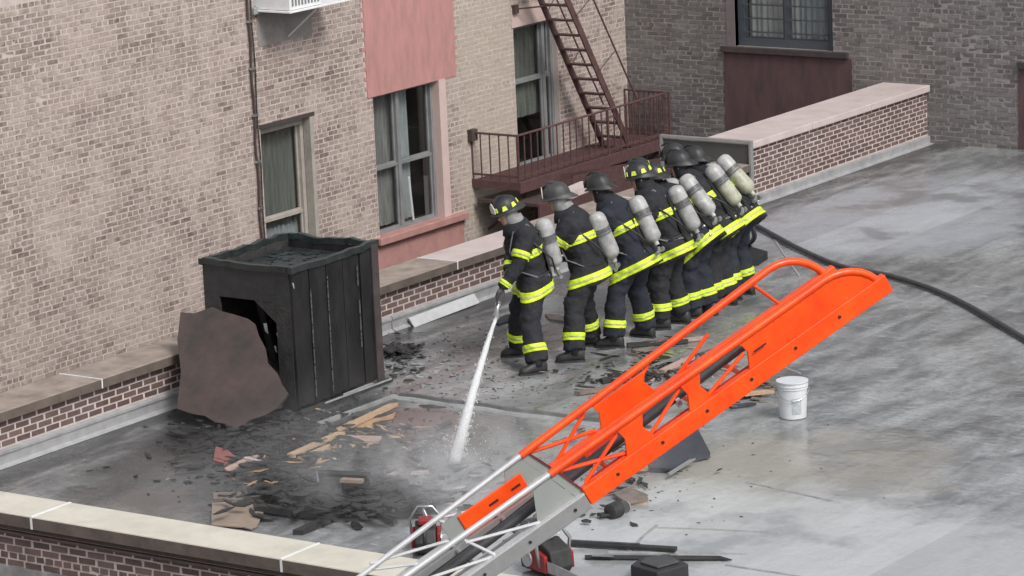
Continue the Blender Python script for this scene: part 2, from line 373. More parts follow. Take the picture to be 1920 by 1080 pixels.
for k, (p0, p1) in enumerate([((1225, 990), (1465, 1000)), ((1232, 985), (1180, 1035)), ((1330, 640), (1500, 700)), ((1360, 1060), (1560, 1092)), ((1140, 1035), (1400, 1040)), ((1440, 430), (1500, 520)), ((1400, 905), (1560, 940)), ((760, 1010), (1020, 985))]):
    a, b = at(*p0), at(*p1); ridge('roof_seam', [a, a.lerp(b, .5) + Vector((.01, .02, 0)), b], .022, .008, m_seam)

# ---------------- brick laying
def lay_bricks(owner, m, org, ud, nd, u0, u1, z0, z1, holes=(), pitch=.21, course=.066, depth=.03, cap=300, jit=1.0, hdr=6, tone=(.5, .2), proud=.004, dirt=None):
    """ud: direction along the wall, nd: outward normal. Single bricks for those that show largest, the rest one part."""
    org = Vector(org); ud = Vector(ud); nd = Vector(nd); cells = []
    row = 0; z = z0
    while z < z1 - .02:
        header = (row % hdr == hdr - 2); pp = pitch / 2 if header else pitch
        u = u0 - (pp / 2 if (row % 2) else 0) - (.03 if header else 0)
        while u < u1:
            a, b = max(u, u0), min(u + pp, u1); zt = min(z + course, z1)
            segs = [(a, b)]
            for (h0, h1, g0, g1) in holes:
                if z + course * .5 > g0 and z + course * .5 < g1:
                    ns = []
                    for (a_, b_) in segs:
                        if b_ <= h0 or a_ >= h1: ns.append((a_, b_)); continue
                        if a_ < h0: ns.append((a_, h0))
                        if b_ > h1: ns.append((h1, b_))
                    segs = ns
            for (a_, b_) in segs:
                if b_ - a_ > .035: cells.append((a_, b_, z, zt))
            u += pp
        z += course; row += 1
    out = []
    for (a, b, c, d) in cells:
        ctr = org + ud * ((a + b) / 2) + Vector((0, 0, (c + d) / 2)); x, y, zz = proj(ctr)
        vis = -5 < x < 1925 and -5 < y < 1085
        out.append((0 if vis else 1, zz, a, b, c, d, ctr))
    out.sort(key=lambda q: (q[0], q[1]))
    jz, j = .016, .024
    lib = {}
    rest = MB(); nrest = 0
    ax = Matrix((ud, nd, Vector((0, 0, 1)))).transposed()
    for i, (vis, zz, a, b, c, d, ctr) in enumerate(out):
        tn = random.gauss(*tone)
        if random.random() < .17: tn -= .45
        tn += (noise.noise(ctr * .9)) * .25
        tn = max(0, min(1, tn))
        L_ = b - a - j; H_ = d - c - jz
        if i < cap and vis == 0:
            key = (round(L_ * 50), int(tn * 8), random.randrange(3))
            if key not in lib:
                r_ = random.Random(hash(key)); mb = MB(); mb.tone = (int(tn * 8) + .5) / 8
                q = MB(); q.box((0, 0, 0), (round(L_ * 50) / 50, depth, H_))
                vs = [v + Vector((r_.uniform(-1, 1) * .004 * jit, r_.uniform(-1, 1) * .003 * jit, r_.uniform(-1, 1) * .003 * jit)) for v in q.v]
                mb.add(vs, q.f)
                me = bpy.data.meshes.new('brick'); me.from_pydata(mb.v, [], mb.f); me.materials.append(m)
                bm = bmesh.new(); bm.from_mesh(me); bmesh.ops.recalc_face_normals(bm, faces=bm.faces); bm.to_mesh(me); bm.free()
                at_ = me.attributes.new('tone', 'FLOAT', 'FACE'); at_.data.foreach_set('value', mb.t); lib[key] = me
            o = bpy.data.objects.new('brick', lib[key]); C.objects.link(o); o.parent = owner
            loc = ctr + nd * (proud - depth / 2 + random.uniform(-.003, .003) * jit) - WL[owner.name]
            o.matrix_local = Matrix.Translation(loc) @ ax.to_4x4()
        else:
            rest.tone = tn; nrest += 1
            k = len(rest.v)
            rest.box(ctr + nd * (proud - depth / 2 + random.uniform(-.003, .003) * jit), (L_, depth, H_), ax)
            for q in range(k, k + 8): rest.v[q] = rest.v[q] + ud * random.uniform(-1, 1) * .004 * jit + Vector((0, 0, random.uniform(-1, 1) * .003 * jit))
    if nrest:
        o = rest.build('brickwork', m, owner, tones=True); o['kind'] = 'stuff'
    return cells

# ---------------- far building, facade facing the yard (plane y = YF)
bl = thing('apartment_building', 'pinkish limewashed brick apartment house with fire escape across the courtyard', 'building', (38, YF, 0))
W1 = (33.74, 34.78, -1.0, 1.30); W2 = (36.12, 37.72, -.58, 1.34); PK = (36.0, 38.0, 1.34, 4.2); RB = (36.02, 38.02, -3.0, -.66)
DR = (39.42, 40.5, -.24, 1.80); SI = (36.02, 38.04, -.66, -.56)
WA = (33.74, 35.2, 2.86, 4.2); WL2 = (30.6, 31.65, -.9, 1.3)
def wall_with_holes(mb, axis, pl, th, u0, u1, z0, z1, holes):
    us = sorted({u0, u1, *[h[0] for h in holes], *[h[1] for h in holes]}); us = [u for u in us if u0 <= u <= u1]
    for a, b in zip(us[:-1], us[1:]):
        hs_ = sorted([(h[2], h[3]) for h in holes if h[0] <= a + 1e-6 and h[1] >= b - 1e-6]); z = z0
        for g0, g1 in hs_ + [(z1, z1)]:
            if g0 > z + 1e-4:
                if axis == 'Y': mb.span((a, pl, z), (b, pl + th, g0))
                else: mb.span((pl, a, z), (pl + th, b, g0))
            z = max(z, g1)
holesF = [W1, W2, (PK[0], PK[1], PK[2], PK[3]), (RB[0], RB[1], RB[2], RB[3]), DR, SI, WA]
mb = MB(); wall_with_holes(mb, 'Y', YF, .35, 18, XC + .3, -12, 4.3, [W1, W2, DR, WA]); mb.build('wall', m_mortar, bl)
lay_bricks(bl, m_brick_l, (0, YF, 0), (1, 0, 0), (0, -1, 0), 22.0, XC, -1.6, 3.5, holesF, tone=(.52, .22))
MB().span((PK[0], YF - .014, PK[2]), (PK[1], YF + .002, PK[3])).build('render_panel', m_pink, bl)['label'] = 'salmon pink painted wall panel'
for side, x in ((-1, PK[0]), (1, PK[1])):
    k = 0; z = -1.6
    while z < 3.4:
        z += .066; k += 1
        if z > PK[2] + .02 and k % 2 == 0: q = random.uniform(.03, .085); MB().span((x - (q if side < 0 else -.0005), YF - .010, z + .008), (x + (q if side > 0 else -.0005), YF + .002, z + .058)).build('painted_brick', m_pink, bl)
MB().span((RB[0], YF - .012, RB[2]), (RB[1], YF + .002, RB[3])).build('render_panel', m_sillp, bl)
# pale patch above door
MB().span((39.38, YF - .012, 1.80), (40.3, YF + .004, 2.08)).build('lintel', m_pinkl, bl)
MB().span((33.8, YF - .011, 2.35), (34.9, YF + .002, 2.8)).build('grey_patch', m_mortar_grey, bl)  # flat grey patch on the wall below the air conditioner

def window(owner, u0, u1, z0, z1, axis, pl, mf, cols=(.5,), rail=.45, curtain=None, bars=0, deep=.16, fw=.05, reveal=None, extra=None, name='window'):
    """sash window set back in its opening; axis 'Y' faces -y at y=pl, axis 'X' faces -x at x=pl"""
    def P(u, d, z): return (u, pl + d, z) if axis == 'Y' else (pl + d, u, z)
    f = MB(); e = fw
    f.span(P(u0, deep - .06, z0), P(u0 + e, deep, z1)); f.span(P(u1 - e, deep - .06, z0), P(u1, deep, z1))
    f.span(P(u0 + e, deep - .06, z1 - e), P(u1 - e, deep, z1)); f.span(P(u0 + e, deep - .06, z0), P(u1 - e, deep, z0 + e))
    fo = f.build(name, mf, owner, bevel=.004)
    ed = [u0 + e] + [u0 + (u1 - u0) * c for c in cols] + [u1 - e]
    mw = .035
    for i, c in enumerate(ed[1:-1]): MB().span(P(c - mw, deep - .055, z0 + e), P(c + mw, deep - .005, z1 - e)).build('mullion', mf, fo, bevel=.004)
    for i in range(len(ed) - 1):
        a = ed[i] + (mw if i else 0); b = ed[i + 1] - (mw if i < len(ed) - 2 else 0)
        zm = z0 + (z1 - z0) * rail; s = MB()
        s.span(P(a, deep - .04, zm - .02), P(b, deep, zm + .02))
        for (q0, q1, dd) in ((z0 + e, zm - .02, 0.0), (zm + .02, z1 - e, .02)):
            s.span(P(a, deep - .03 + dd, q0), P(a + .03, deep + dd, q1)); s.span(P(b - .03, deep - .03 + dd, q0), P(b, deep + dd, q1))
            s.span(P(a + .03, deep - .03 + dd, q0), P(b - .03, deep + dd, q0 + .025))
            MB().span(P(a + .03, deep - .012 + dd, q0 + .025), P(b - .03, deep - .008 + dd, q1)).build('pane', m_glass, fo)
        s.build('sash', mf, fo)
        if bars:
            bb = MB()
            for k in range(bars): zz = z0 + e + (z1 - z0 - 2 * e) * (k + .5) / bars; bb.span(P(a, deep - .075, zz - .010), P(b, deep - .062, zz + .010))
            bb.build('window_bars', m_frame_blue, fo)
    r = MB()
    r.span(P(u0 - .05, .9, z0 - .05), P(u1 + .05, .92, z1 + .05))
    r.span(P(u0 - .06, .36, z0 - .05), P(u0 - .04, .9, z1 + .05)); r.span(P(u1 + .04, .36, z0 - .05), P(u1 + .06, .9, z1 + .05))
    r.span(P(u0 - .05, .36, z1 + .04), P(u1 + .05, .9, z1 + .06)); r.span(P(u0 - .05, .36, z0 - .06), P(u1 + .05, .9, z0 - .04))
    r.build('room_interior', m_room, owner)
    if curtain:
        for (a, b, c, d, mc, ph) in curtain:
            n = max(8, int((b - a) * 60)); vs = []; fs = []
            for i in range(n + 1):
                u = a + (b - a) * i / n; dd = deep + .09 + .022 * math.sin(i * 1.15 + ph) + .01 * math.sin(i * .43)
                vs += [P(u, dd, c), P(u + .01 * math.sin(i), dd + .01, d)]
            for i in range(n): fs.append((2 * i, 2 * i + 2, 2 * i + 3, 2 * i + 1))
            q = MB(); q.add(vs, fs)
            q.add([Vector(v) + Vector(P(0, 0, 0)) * 0 + (Vector((0, .004, 0)) if axis == 'Y' else Vector((.004, 0, 0))) for v in vs], fs)
            q.build('curtain', mc, fo, smooth=True)
    return fo
window(bl, *W1, 'Y', YF, m_frame_cream, cols=(), rail=.46, curtain=[(33.8, 34.7, -.9, -.08, m_blind, 0), (33.8, 34.7, -.08, 1.22, m_curt_g, 2)], deep=.17, fw=.10)
t = MB(); t.span((W1[0] - .02, YF - .02, W1[3]), (W1[1] + .06, YF + .12, W1[3] + .05)); t.build('window_head', m_shed_rust, bl)
t = MB(); t.span((W1[1] - .04, YF - .015, W1[2]), (W1[1] + .03, YF + .10, W1[3])); t.build('brickmould', m_frame_cream, bl)
window(bl, W2[0], W2[1] - .14, W2[2], W2[3], 'Y', YF, m_frame_grey, cols=(.46,), rail=.47, deep=.16, fw=.045,
       curtain=[(36.16, 36.80, -.5, 1.28, m_curt, 0), (36.82, 37.22, -.5, 1.28, m_blind, 1)])
t = MB(); t.span((W2[1] - .14, YF - .02, W2[2]), (W2[1] + .02, YF + .2, W2[3])); t.build('window_reveal', m_pinkl, bl)
t = MB(); t.span((SI[0], YF - .10, SI[2]), (SI[1], YF + .16, SI[3])); t.build('window_sill', m_sillp, bl, bevel=.012)
t = MB(); t.bar((37.02, YF + .1, -.5), (36.88, YF + .04, .12), .025, .02); t.build('window_prop', m_white, bl)
window(bl, *DR, 'Y', YF, m_frame_grey, cols=(.80,), rail=.60, deep=.15, fw=.05, curtain=[(39.45, 40.45, .45, 1.75, m_curt_g, 0)])
t = MB(); t.span((DR[0], YF - .05, DR[2] - .09), (DR[1], YF + .16, DR[2])); t.build('window_sill', m_plate, bl, bevel=.01)
window(bl, *WA, 'Y', YF, m_frame_grey, cols=(), rail=.5, deep=.15)
MB().span((WA[0] - .05, YF - .06, WA[2] - .09), (WA[1] + .02, YF + .15, WA[2])).build('window_sill', m_plate, bl, bevel=.01)

# ---------------- grey wing (plane x = XC)
gw = thing('apartment_wing', 'sooty grey-brown brick wing with slate framed barred windows, right of the fire escape', 'building', (XC, 25, 0))
GW = (24.3, 25.91, 1.22, 4.2); GP = (24.0, 26.11, -3, 1.13); GS = (24.05, 26.14, 1.13, 1.22)
GW2 = (19.6, 21.2, 1.22, 4.2); GP2 = (19.3, 21.4, .02, 1.13)
mb = MB(); wall_with_holes(mb, 'X', XC, .35, 2, YF + .35, -12, 4.3, [GW, GW2]); mb.build('wall', m_mortar_grey, gw)
lay_bricks(gw, m_brick_g, (XC, 0, 0), (0, 1, 0), (-1, 0, 0), 16.5, YF, -1.2, 3.6, [GW, GP, GS, GW2, GP2], tone=(.5, .2), proud=.004, jit=1.3)
MB().span((XC - .014, GP[0], GP[2]), (XC + .002, GP[1], GP[3])).build('render_panel', m_maroonp, gw)
MB().span((XC - .014, GP2[0], GP2[2]), (XC + .002, GP2[1], GP2[3])).build('render_panel', m_maroonp, gw)
MB().span((XC - .06, GS[0], GS[2]), (XC + .15, GS[1], GS[3])).build('window_sill', m_shed_rust, gw, bevel=.008)
MB().span((XC - .06, 19.3, GS[2]), (XC + .15, 21.4, GS[3])).build('window_sill', m_shed_rust, gw, bevel=.008)
MB().span((XC - .012, GW[1], GW[2]), (XC + .12, GW[1] + .14, GW[3])).build('window_reveal', M('reveal_mauve', (.19, .165, .165), (.15, .13, .13), 4, .7), gw)
window(gw, *GW, 'X', XC, m_frame_blue, cols=(.5,), rail=.62, bars=14, deep=.14, fw=.11, curtain=[(24.4, 25.8, 1.3, 4, m_blind, 0)])
window(gw, *GW2, 'X', XC, m_frame_blue, cols=(.5,), rail=.62, bars=14, deep=.14, fw=.11, curtain=[(19.7, 21.1, 1.3, 4, m_blind, 0)])

# ---------------- drain cable down the facade
t = thing('drain_cable', 'thin rust brown cable and conduit running down the brickwork left of the narrow window', 'cable', (33.6, YF, 0))
mb = MB(); mb.tube([(33.60 + .012 * math.sin(i * 1.3), YF - .035, 3.5 - i * .18) for i in range(28)], .016, 6); mb.build('conduit', m_steel_dk, t, smooth=True)
mb = MB(); mb.tube([(33.67 + .01 * math.sin(i * .9 + 1), YF - .03, 3.5 - i * .18) for i in range(28)], .009, 5); mb.build('wire', m_rubber, t, smooth=True)
for z in (2.7, 2.1, 1.5, .9, .3, -.3): MB().box((33.62, YF - .03, z), (.09, .05, .03)).build('clip', m_metal, t)

# ---------------- air conditioner
t = thing('air_conditioner', 'white window air conditioner on a diagonal strut at the top left of the wall', 'air conditioner', (34.3, YF - .3, 2.8))
MB().span((33.80, YF - .55, 2.83), (34.45, YF + .12, 3.25)).build('casing', m_white, t, bevel=.01)
MB().span((33.76, YF - .58, 2.80), (35.05, YF - .02, 2.825)).build('support_shelf', m_white, t, bevel=.004)
mb = MB()
for k in range(9): mb.span((33.84 + k * .065, YF - .558, 2.88), (33.87 + k * .065, YF - .552, 3.2))
mb.build('grille', m_frame_grey, t)
MB().bar((34.47, YF - .5, 2.80), (34.38, YF - .03, 2.40), .035, .012, (1, 0, 0)).build('strut', m_white, t)

# ---------------- fire escape
fe = thing('fire_escape', 'oxide red iron fire escape balcony with steep stair in the courtyard corner', 'fire escape', (40, YF, -.15))
ex0, ex1, ey0, ey1, ezf, ezr = 38.3, 42.18, 27.02, YF, -.17, .50
mb = MB()
for k in range(11): y = ey0 + .04 + k * (ey1 - ey0 - .08) / 10; mb.span((ex0, y - .016, ezf - .015), (ex1, y + .016, ezf + .01))
mb.build('platform_grating', m_steel_red, fe)
mb = MB(); mb.span((ex0 - .03, ey0 - .05, ezf - .13), (ex1 + .03, ey0 - .02, ezf + .03)); mb.build('fascia', m_steel_red, fe, bevel=.004)
MB().span((ex0 - .03, ey0 - .02, ezf - .09), (ex0, ey1, ezf + .02)).build('end_channel', m_steel_red, fe)
MB().span((ex1, ey0 - .02, ezf - .09), (ex1 + .03, ey1, ezf + .02)).build('end_channel', m_steel_red, fe)
for x in (38.6, 39.9, 41.2, 42.0):
    MB().bar((x, ey0, ezf - .10), (x, ey1 - .02, ezf - .75), .05, .03, (1, 0, 0)).build('bracket', m_steel_dk, fe)
for x in (39.25, 40.55): MB().span((x - .02, ey0, ezf - .09), (x + .02, ey1 - .02, ezf - .03)).build('joist', m_steel_red, fe)
def railrun(a, b, n, skip=0, nm='railing'):
    a = Vector(a); b = Vector(b); o = MB().tube([a + Vector((0, 0, ezr)), b + Vector((0, 0, ezr))], .017, 6).build(nm, m_steel_red, fe)
    MB().bar(a + Vector((0, 0, ezf + .09)), b + Vector((0, 0, ezf + .09)), .03, .012).build('lower_rail', m_steel_red, o)
    for k in range(skip, n + 1):
        p = a.lerp(b, k / n); th = .02 if k in (0, n) else .010
        MB().box(p + Vector((0, 0, (ezr + ezf) / 2)), (th * 1.5, th * 1.5, ezr - ezf)).build('baluster' if th < .015 else 'post', m_steel_red, o)
railrun((ex0, ey1, 0), (ex0, ey0, 0), 5)
railrun((ex0, ey0, 0), (40.55, ey0, 0), 14, 1)
railrun((40.55, ey0, 0), (ex1, ey0, 0), 10, 1)
railrun((ex1, ey0, 0), (ex1, ey1, 0), 9, 1)
MB().box((ex0 - .02, ey1 - .04, .47), (.14, .08, .16)).build('wall_bracket', m_steel_dk, fe)
# stair
sA = Vector((39.62, 0, 2.42)); sB = Vector((41.22, 0, ezf + .02))
sdir = (sB - sA).normalized()
for y, nm in ((27.10, 'stringer'), (27.56, 'stringer')):
    MB().bar(sA + sdir * -1.4 + Vector((0, y, 0)), sB + Vector((0, y, 0)), .105, .022, (1, 0, .3)).build(nm, m_steel_red, fe)
k = 0; z = -.0
while z < 3.6:
    tt = (z - sA.z) / sdir.z; x = sA.x + sdir.x * tt
    MB().span((x - .065, 27.11, z - .010), (x + .055, 27.55, z + .012)).build('tread', m_steel_red, fe); z += .232
for y, off, z0 in ((27.08, .46, .30), (27.58, .28, .50)):
    p = sA + sdir * -1.2 + Vector((off, y, .12)); q = sB + Vector((off - .12, y, .45)) - sdir * .15
    MB().tube([p, q], .013, 6).build('handrail', m_steel_red, fe)
    for f_ in (.45, .72): 
        c = p.lerp(q, f_); e_ = c + Vector((-off * .9, 0, -.22)); MB().tube([c, e_], .009, 5).build('handrail_stay', m_steel_red, fe)
MB().tube([(39.45, YF - .01, 2.06), (39.58, 27.55, 2.08), (39.95, 27.15, 2.1)], .012, 6).build('wall_tie', m_steel_dk, fe)
MB().box((39.45, YF - .03, 2.06), (.1, .06, .12)).build('wall_plate', m_steel_dk, fe)
# dropped lower flight seen as the dark red mass below the platform
for y in (26.75, 26.98): MB().bar((39.2, y, ezf - .2), (41.9, y, ezf - .42), .34, .02, (0, 0, 1)).build('lower_stringer', m_steel_red, fe)
MB().span((38.25, 26.69, -.46), (41.7, 27.7, -.42)).build('lower_platform', m_steel_dk, fe)
MB().span((38.25, 26.66, -1.25), (41.7, 26.69, -.42)).build('lower_fascia', m_steel_red, fe)

# ---------------- parapets
pa = thing('parapet_wall', 'low brown brick parapet with weathered stone coping behind the firefighters', 'wall', (31, YP, 0))
MB().span((18.0, YP + .01, -12), (37.40, YP + .33, .46)).build('wall', m_mortar_w, pa)
lay_bricks(pa, m_brick_r, (0, YP + .01, 0), (1, 0, 0), (0, -1, 0), 21.6, 37.40, .185, .45, pitch=.21, course=.066, tone=(.5, .18), cap=300, jit=.6, proud=.004)
xs = [18.0, 23.1, 24.9, 26.8, 28.9, 30.95, 32.9, 34.9, 37.40]
for i, (a, b) in enumerate(zip(xs[:-1], xs[1:])):
    o = MB().span((a + .008, YP - .06, .46), (b - .008, YP + .50, .555)).build('coping_stone', m_cap_pale if i == 5 else m_cap, pa, bevel=.012)
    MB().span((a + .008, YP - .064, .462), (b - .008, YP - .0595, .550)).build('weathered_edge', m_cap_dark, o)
mb = MB()
for x in xs[1:-1]: mb.span((x - .0075, YP - .068, .462), (x + .0075, YP + .5, .559))
mb.build('mortar_joint', m_white, pa)
for x0_, x1_, dy in ((18, 29.72, 0), (29.74, 37.38, .0)):
    mb = MB(); mb.prism([(x0_, YP + .005, .175), (x0_, YP - .035, .155), (x0_, YP - .035, .13), (x0_, YP - .02, .125), (x0_, YP - .02, .03), (x0_, YP - .07, .003), (x0_, YP + .005, .003)], (x1_ - x0_, 0, 0)); mb.build('flashing', m_flash, pa)
MB().prism([(30.0, YP - .06, .10), (30.0, YP - .13, .0), (30.0, YP - .12, .0), (30.0, YP - .04, .10)], (1.25, 0, .02)).build('loose_flashing', m_alu_b, pa)

pr_ = thing('parapet_wall', 'taller red-brown brick parapet with pale sloping coping on the right', 'wall', (40, YP, 0))
MB().span((37.42, YP + .01, -.3), (XC - .02, YP + .62, .74)).build('wall', m_mortar_w, pr_)
lay_bricks(pr_, m_brick_r, (0, YP + .01, 0), (1, 0, 0), (0, -1, 0), 37.43, XC - .02, .13, .735, pitch=.21, course=.061, tone=(.55, .2), cap=300, jit=.6, proud=.004)
xs = [37.43, 39.0, 40.6, XC - .02]
for a, b in zip(xs[:-1], xs[1:]):
    o = MB().span((a + .006, YP - .05, .735), (b - .006, YP + .70, .83)).build('coping_stone', m_cap_pale, pr_, bevel=.012)
mb = MB(); x0_, x1_ = 37.43, XC - .02
mb.prism([(x0_, YP + .005, .12), (x0_, YP - .035, .105), (x0_, YP - .03, .02), (x0_, YP - .10, .003), (x0_, YP + .005, .003)], (x1_ - x0_, 0, 0)); mb.build('flashing', m_flash, pr_)
# framed metal panel standing at the wall's end
t = thing('metal_screen', 'grey sheet metal panel in a pale angle frame at the end of the tall parapet', 'panel', (37.4, 23.4, 0))
MB().span((37.385, YP - .06, .0), (37.40, YP + 1.25, .80)).build('sheet', M('panel_sheet', (.085, .09, .088), (.065, .068, .068), 3, .4, .6), t)
for a, b in (((37.35, YP - .09, 0), (37.415, YP - .055, .86)), ((37.35, YP + 1.25, 0), (37.415, YP + 1.29, .86)), ((37.35, YP - .055, .82), (37.415, YP + 1.25, .86))):
    MB().span(a, b).build('frame_angle', m_alu, t, bevel=.004)

pf = thing('parapet_wall', 'front parapet with broad cream coping at the lower left edge of the roof', 'wall', (21.2, 18, 0))
MB().span((21.06, 2, -12), (21.40, YP + .33, .38)).build('wall', m_mortar_w, pf)
lay_bricks(pf, m_brick_r, (21.06, 0, 0), (0, 1, 0), (-1, 0, 0), 14.5, 22.6, -.6, .33, cap=200, tone=(.45, .2), proud=.004)
xs = [2, 8, 11.5, 14.6, 17.35, 20.1, 22.85]
for a, b in zip(xs[:-1], xs[1:]):
    o = MB().span((21.0, a + .01, .385), (21.50, b - .01, .50)).build('coping_slab', m_cap_cream, pf, bevel=.01)
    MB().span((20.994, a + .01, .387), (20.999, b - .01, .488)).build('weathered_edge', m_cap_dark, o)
mb = MB()
for x in xs[1:-1]: mb.span((20.992, x - .012, .387), (21.5, x + .012, .503))
mb.build('mortar_joint', m_white, pf)
MB().span((21.02, 2, .345), (21.44, YP, .38)).build('drip_course', m_steel_dk, pf)
MB().span((21.01, 2, .305), (21.44, YP, .325)).build('drip_course', m_steel_dk, pf)

# ---------------- burnt rooftop shed
sh = thing('burnt_shed', 'charred black rooftop box with scorched brown board leaning in its torn-open side', 'shed', (27.1, 22, 0))
X0, X1, Y0, Y1, ZT = 26.40, 27.80, 21.47, 22.62, 1.50
cut = [(X0 + i * (X1 - X0) / 5) for i in range(6)]
for i, (a, b) in enumerate(zip(cut[:-1], cut[1:])):
    d = random.uniform(0, .012)
    n_ = 6; zt_ = [ZT - .06 - random.uniform(0, .015) for _ in range(n_ + 1)]
    zb_ = [.03 + random.uniform(0, .03) for _ in range(n_ + 1)]
    MB().prism([(a + .007 + (b - a - .014) * k / n_, Y0 - d, zb_[k]) for k in range(n_ + 1)] + [(a + .007 + (b - a - .014) * k / n_, Y0 - d, zt_[k]) for k in range(n_, -1, -1)], (0, .03 + d, 0)).build('side_panel', m_shed, sh, bevel=.003)
for i, (x, z0, z1) in enumerate([(cut[1], .10, 1.22), (cut[2], .08, 1.30), (cut[4] - .05, .45, .95), (cut[4] - .06, 1.1, 1.32)]):  # glints along the panel joints, shaped as pale broken strips
    mb = MB(); zz = z0
    while zz < z1:
        ln = random.uniform(.08, .22); mb.span((x - .008, Y0 - .022, zz), (x + .006, Y0 - .014, min(z1, zz + ln))); zz += ln + (random.uniform(.0, .03))
    mb.build('joint_glint', M('joint_glint_dull', (.20, .20, .21), (.04, .04, .042), 9, .4, .6, metal=.4, stretch=(1, 1, 3)), sh)
MB().span((X1 - .10, Y0 - .03, .0), (X1 + .01, Y0 - .012, ZT - .02)).build('corner_post', m_shed_rust, sh)
MB().span((X1 - .03, Y0 + .03, .03), (X1, Y1, ZT - .06)).build('side_panel', m_shed, sh)
MB().span((X0, Y1 - .03, .03), (X1 - .03, Y1, ZT - .06)).build('back_panel', m_char, sh)
# torn left side: frame, a charred upper strip and hanging scraps
MB().span((X0, Y0 + .03, 1.12), (X0 + .03, Y1 - .03, ZT - .06)).build('side_panel', m_char_w, sh)
MB().span((X0, Y0 + .03, .03), (X0 + .03, Y0 + .22, 1.12)).build('side_panel', m_char, sh)
MB().span((X0, Y1 - .2, .03), (X0 + .03, Y1 - .03, 1.12)).build('side_panel', m_char, sh)
MB().prism([(X0 + .005, Y0 + .22, .9), (X0 + .005, Y0 + .5, 1.12), (X0 + .005, Y0 + .22, 1.12)], (.02, 0, 0)).build('torn_corner', m_char, sh)
# roof sheet with raised rim
MB().span((X0 + .03, Y0 + .03, ZT - .175), (X1 - .03, Y1 - .03, ZT - .145)).build('top_sheet', m_tar, sh)
for a, b in (((X0 - .03, Y0 - .005, ZT - .03), (X1 + .03, Y0 - .005, ZT - .03)), ((X0 - .03, Y1, ZT - .03), (X1 + .03, Y1, ZT - .03)), ((X0, Y0 + .03, ZT - .03), (X0, Y1 - .03, ZT - .03)), ((X1, Y0 + .03, ZT - .03), (X1, Y1 - .03, ZT - .03))):
    a, b = Vector(a), Vector(b); n_ = 16; dr = (b - a).normalized(); sd_ = Vector((-dr.y, dr.x, 0)); rg = []
    for k in range(n_ + 1):
        c = a.lerp(b, k / n_) + Vector((0, 0, noise.noise(Vector((k * .55, a.x * 3, a.y))) * .028)) + sd_ * noise.noise(Vector((k * .4, 5, a.y))) * .018
        hh = .03 + .010 * noise.noise(Vector((k * 1.3, 9, a.x))); rg.append([c + sd_ * .03 + Vector((0, 0, hh)), c - sd_ * .03 + Vector((0, 0, hh)), c - sd_ * .028 - Vector((0, 0, .034)), c + sd_ * .028 - Vector((0, 0, .034))])
    MB().loft(rg).build('rim', m_tar, sh)
mb = MB()
for k in range(60):                       # blistered, curling roof felt on the top sheet
    c = Vector((random.uniform(X0 + .1, X1 - .1), random.uniform(Y0 + .1, Y1 - .1), ZT - .144)); s_ = random.uniform(.02, .06)
    mb.prism([c + Vector((math.cos(q + k) * s_ * random.uniform(.5, 1.3), math.sin(q + k) * s_ * random.uniform(.5, 1), random.uniform(0, .012))) for q in (0, 1.2, 2.5, 3.8, 5.0)], (0, 0, .004))
o = mb.build('felt_blisters', m_tar, sh); o['kind'] = 'stuff'
MB().span((X0 - .06, Y0 - .10, 0), (X1 + .06, Y0 - .035, .035)).build('kerb', m_char, sh, bevel=.006)
MB().span((X0 + .3, Y0 - .115, .035), (X1 + .02, Y0 - .10, .05)).build('kerb_edge', m_seam, sh)
# brown board leaning, its outline as seen
p1, p2, p3 = at(440, 806, .02), atX(470, 604, X0 - .04), atX(410, 580, X0 - .04)
nn = (p2 - p1).cross(p3 - p1).normalized()
def onb(x, y): d = ray(x, y); return CP + d * ((p1 - CP).dot(nn) / d.dot(nn))
bp = [onb(*q) for q in ((440, 806), (455, 800), (470, 790), (498, 781), (520, 768), (534, 752), (542, 740), (530, 722), (522, 703), (503, 682), (499, 655), (486, 630), (480, 610), (466, 600), (440, 592), (418, 586), (400, 578), (366, 590), (340, 588), (334, 640), (341, 700), (333, 768), (360, 778), (385, 782), (405, 794), (424, 797))]
MB().prism(bp, nn * .025).build('leaning_board', m_brown, sh)
# inside clutter: pale torn foil
mb = MB()
for (px, py, s_) in ((542, 640, .05), (516, 655, .022), (520, 630, .02), (498, 616, .035), (549, 536, .018)):
    p = atX(px, py, X0 + .10) if px != 549 else atX(px, py, X0 - .02)
    q = [p + Vector((0, random.uniform(-1, 1) * s_, random.uniform(-1.6, 1.6) * s_)) for _ in range(1)]
    mb.prism([p + Vector((0, -s_ * .8, -s_ * 1.5)), p + Vector((.02, s_ * .7, -s_)), p + Vector((.01, s_, s_ * 1.4)), p + Vector((0, -s_ * .5, s_ * 1.6))], (.004, 0, 0))
mb.build('torn_foil', m_white, sh)
MB().bar((X0 + .3, Y0 + .2, .03), (X0 + .1, Y1 - .2, .9), .07, .05).build('charred_stud', m_char, sh)
MB().bar((X0 + .5, Y0 + .6, .03), (X0 + .45, Y1 - .3, 1.2), .07, .05).build('charred_stud', m_char, sh)

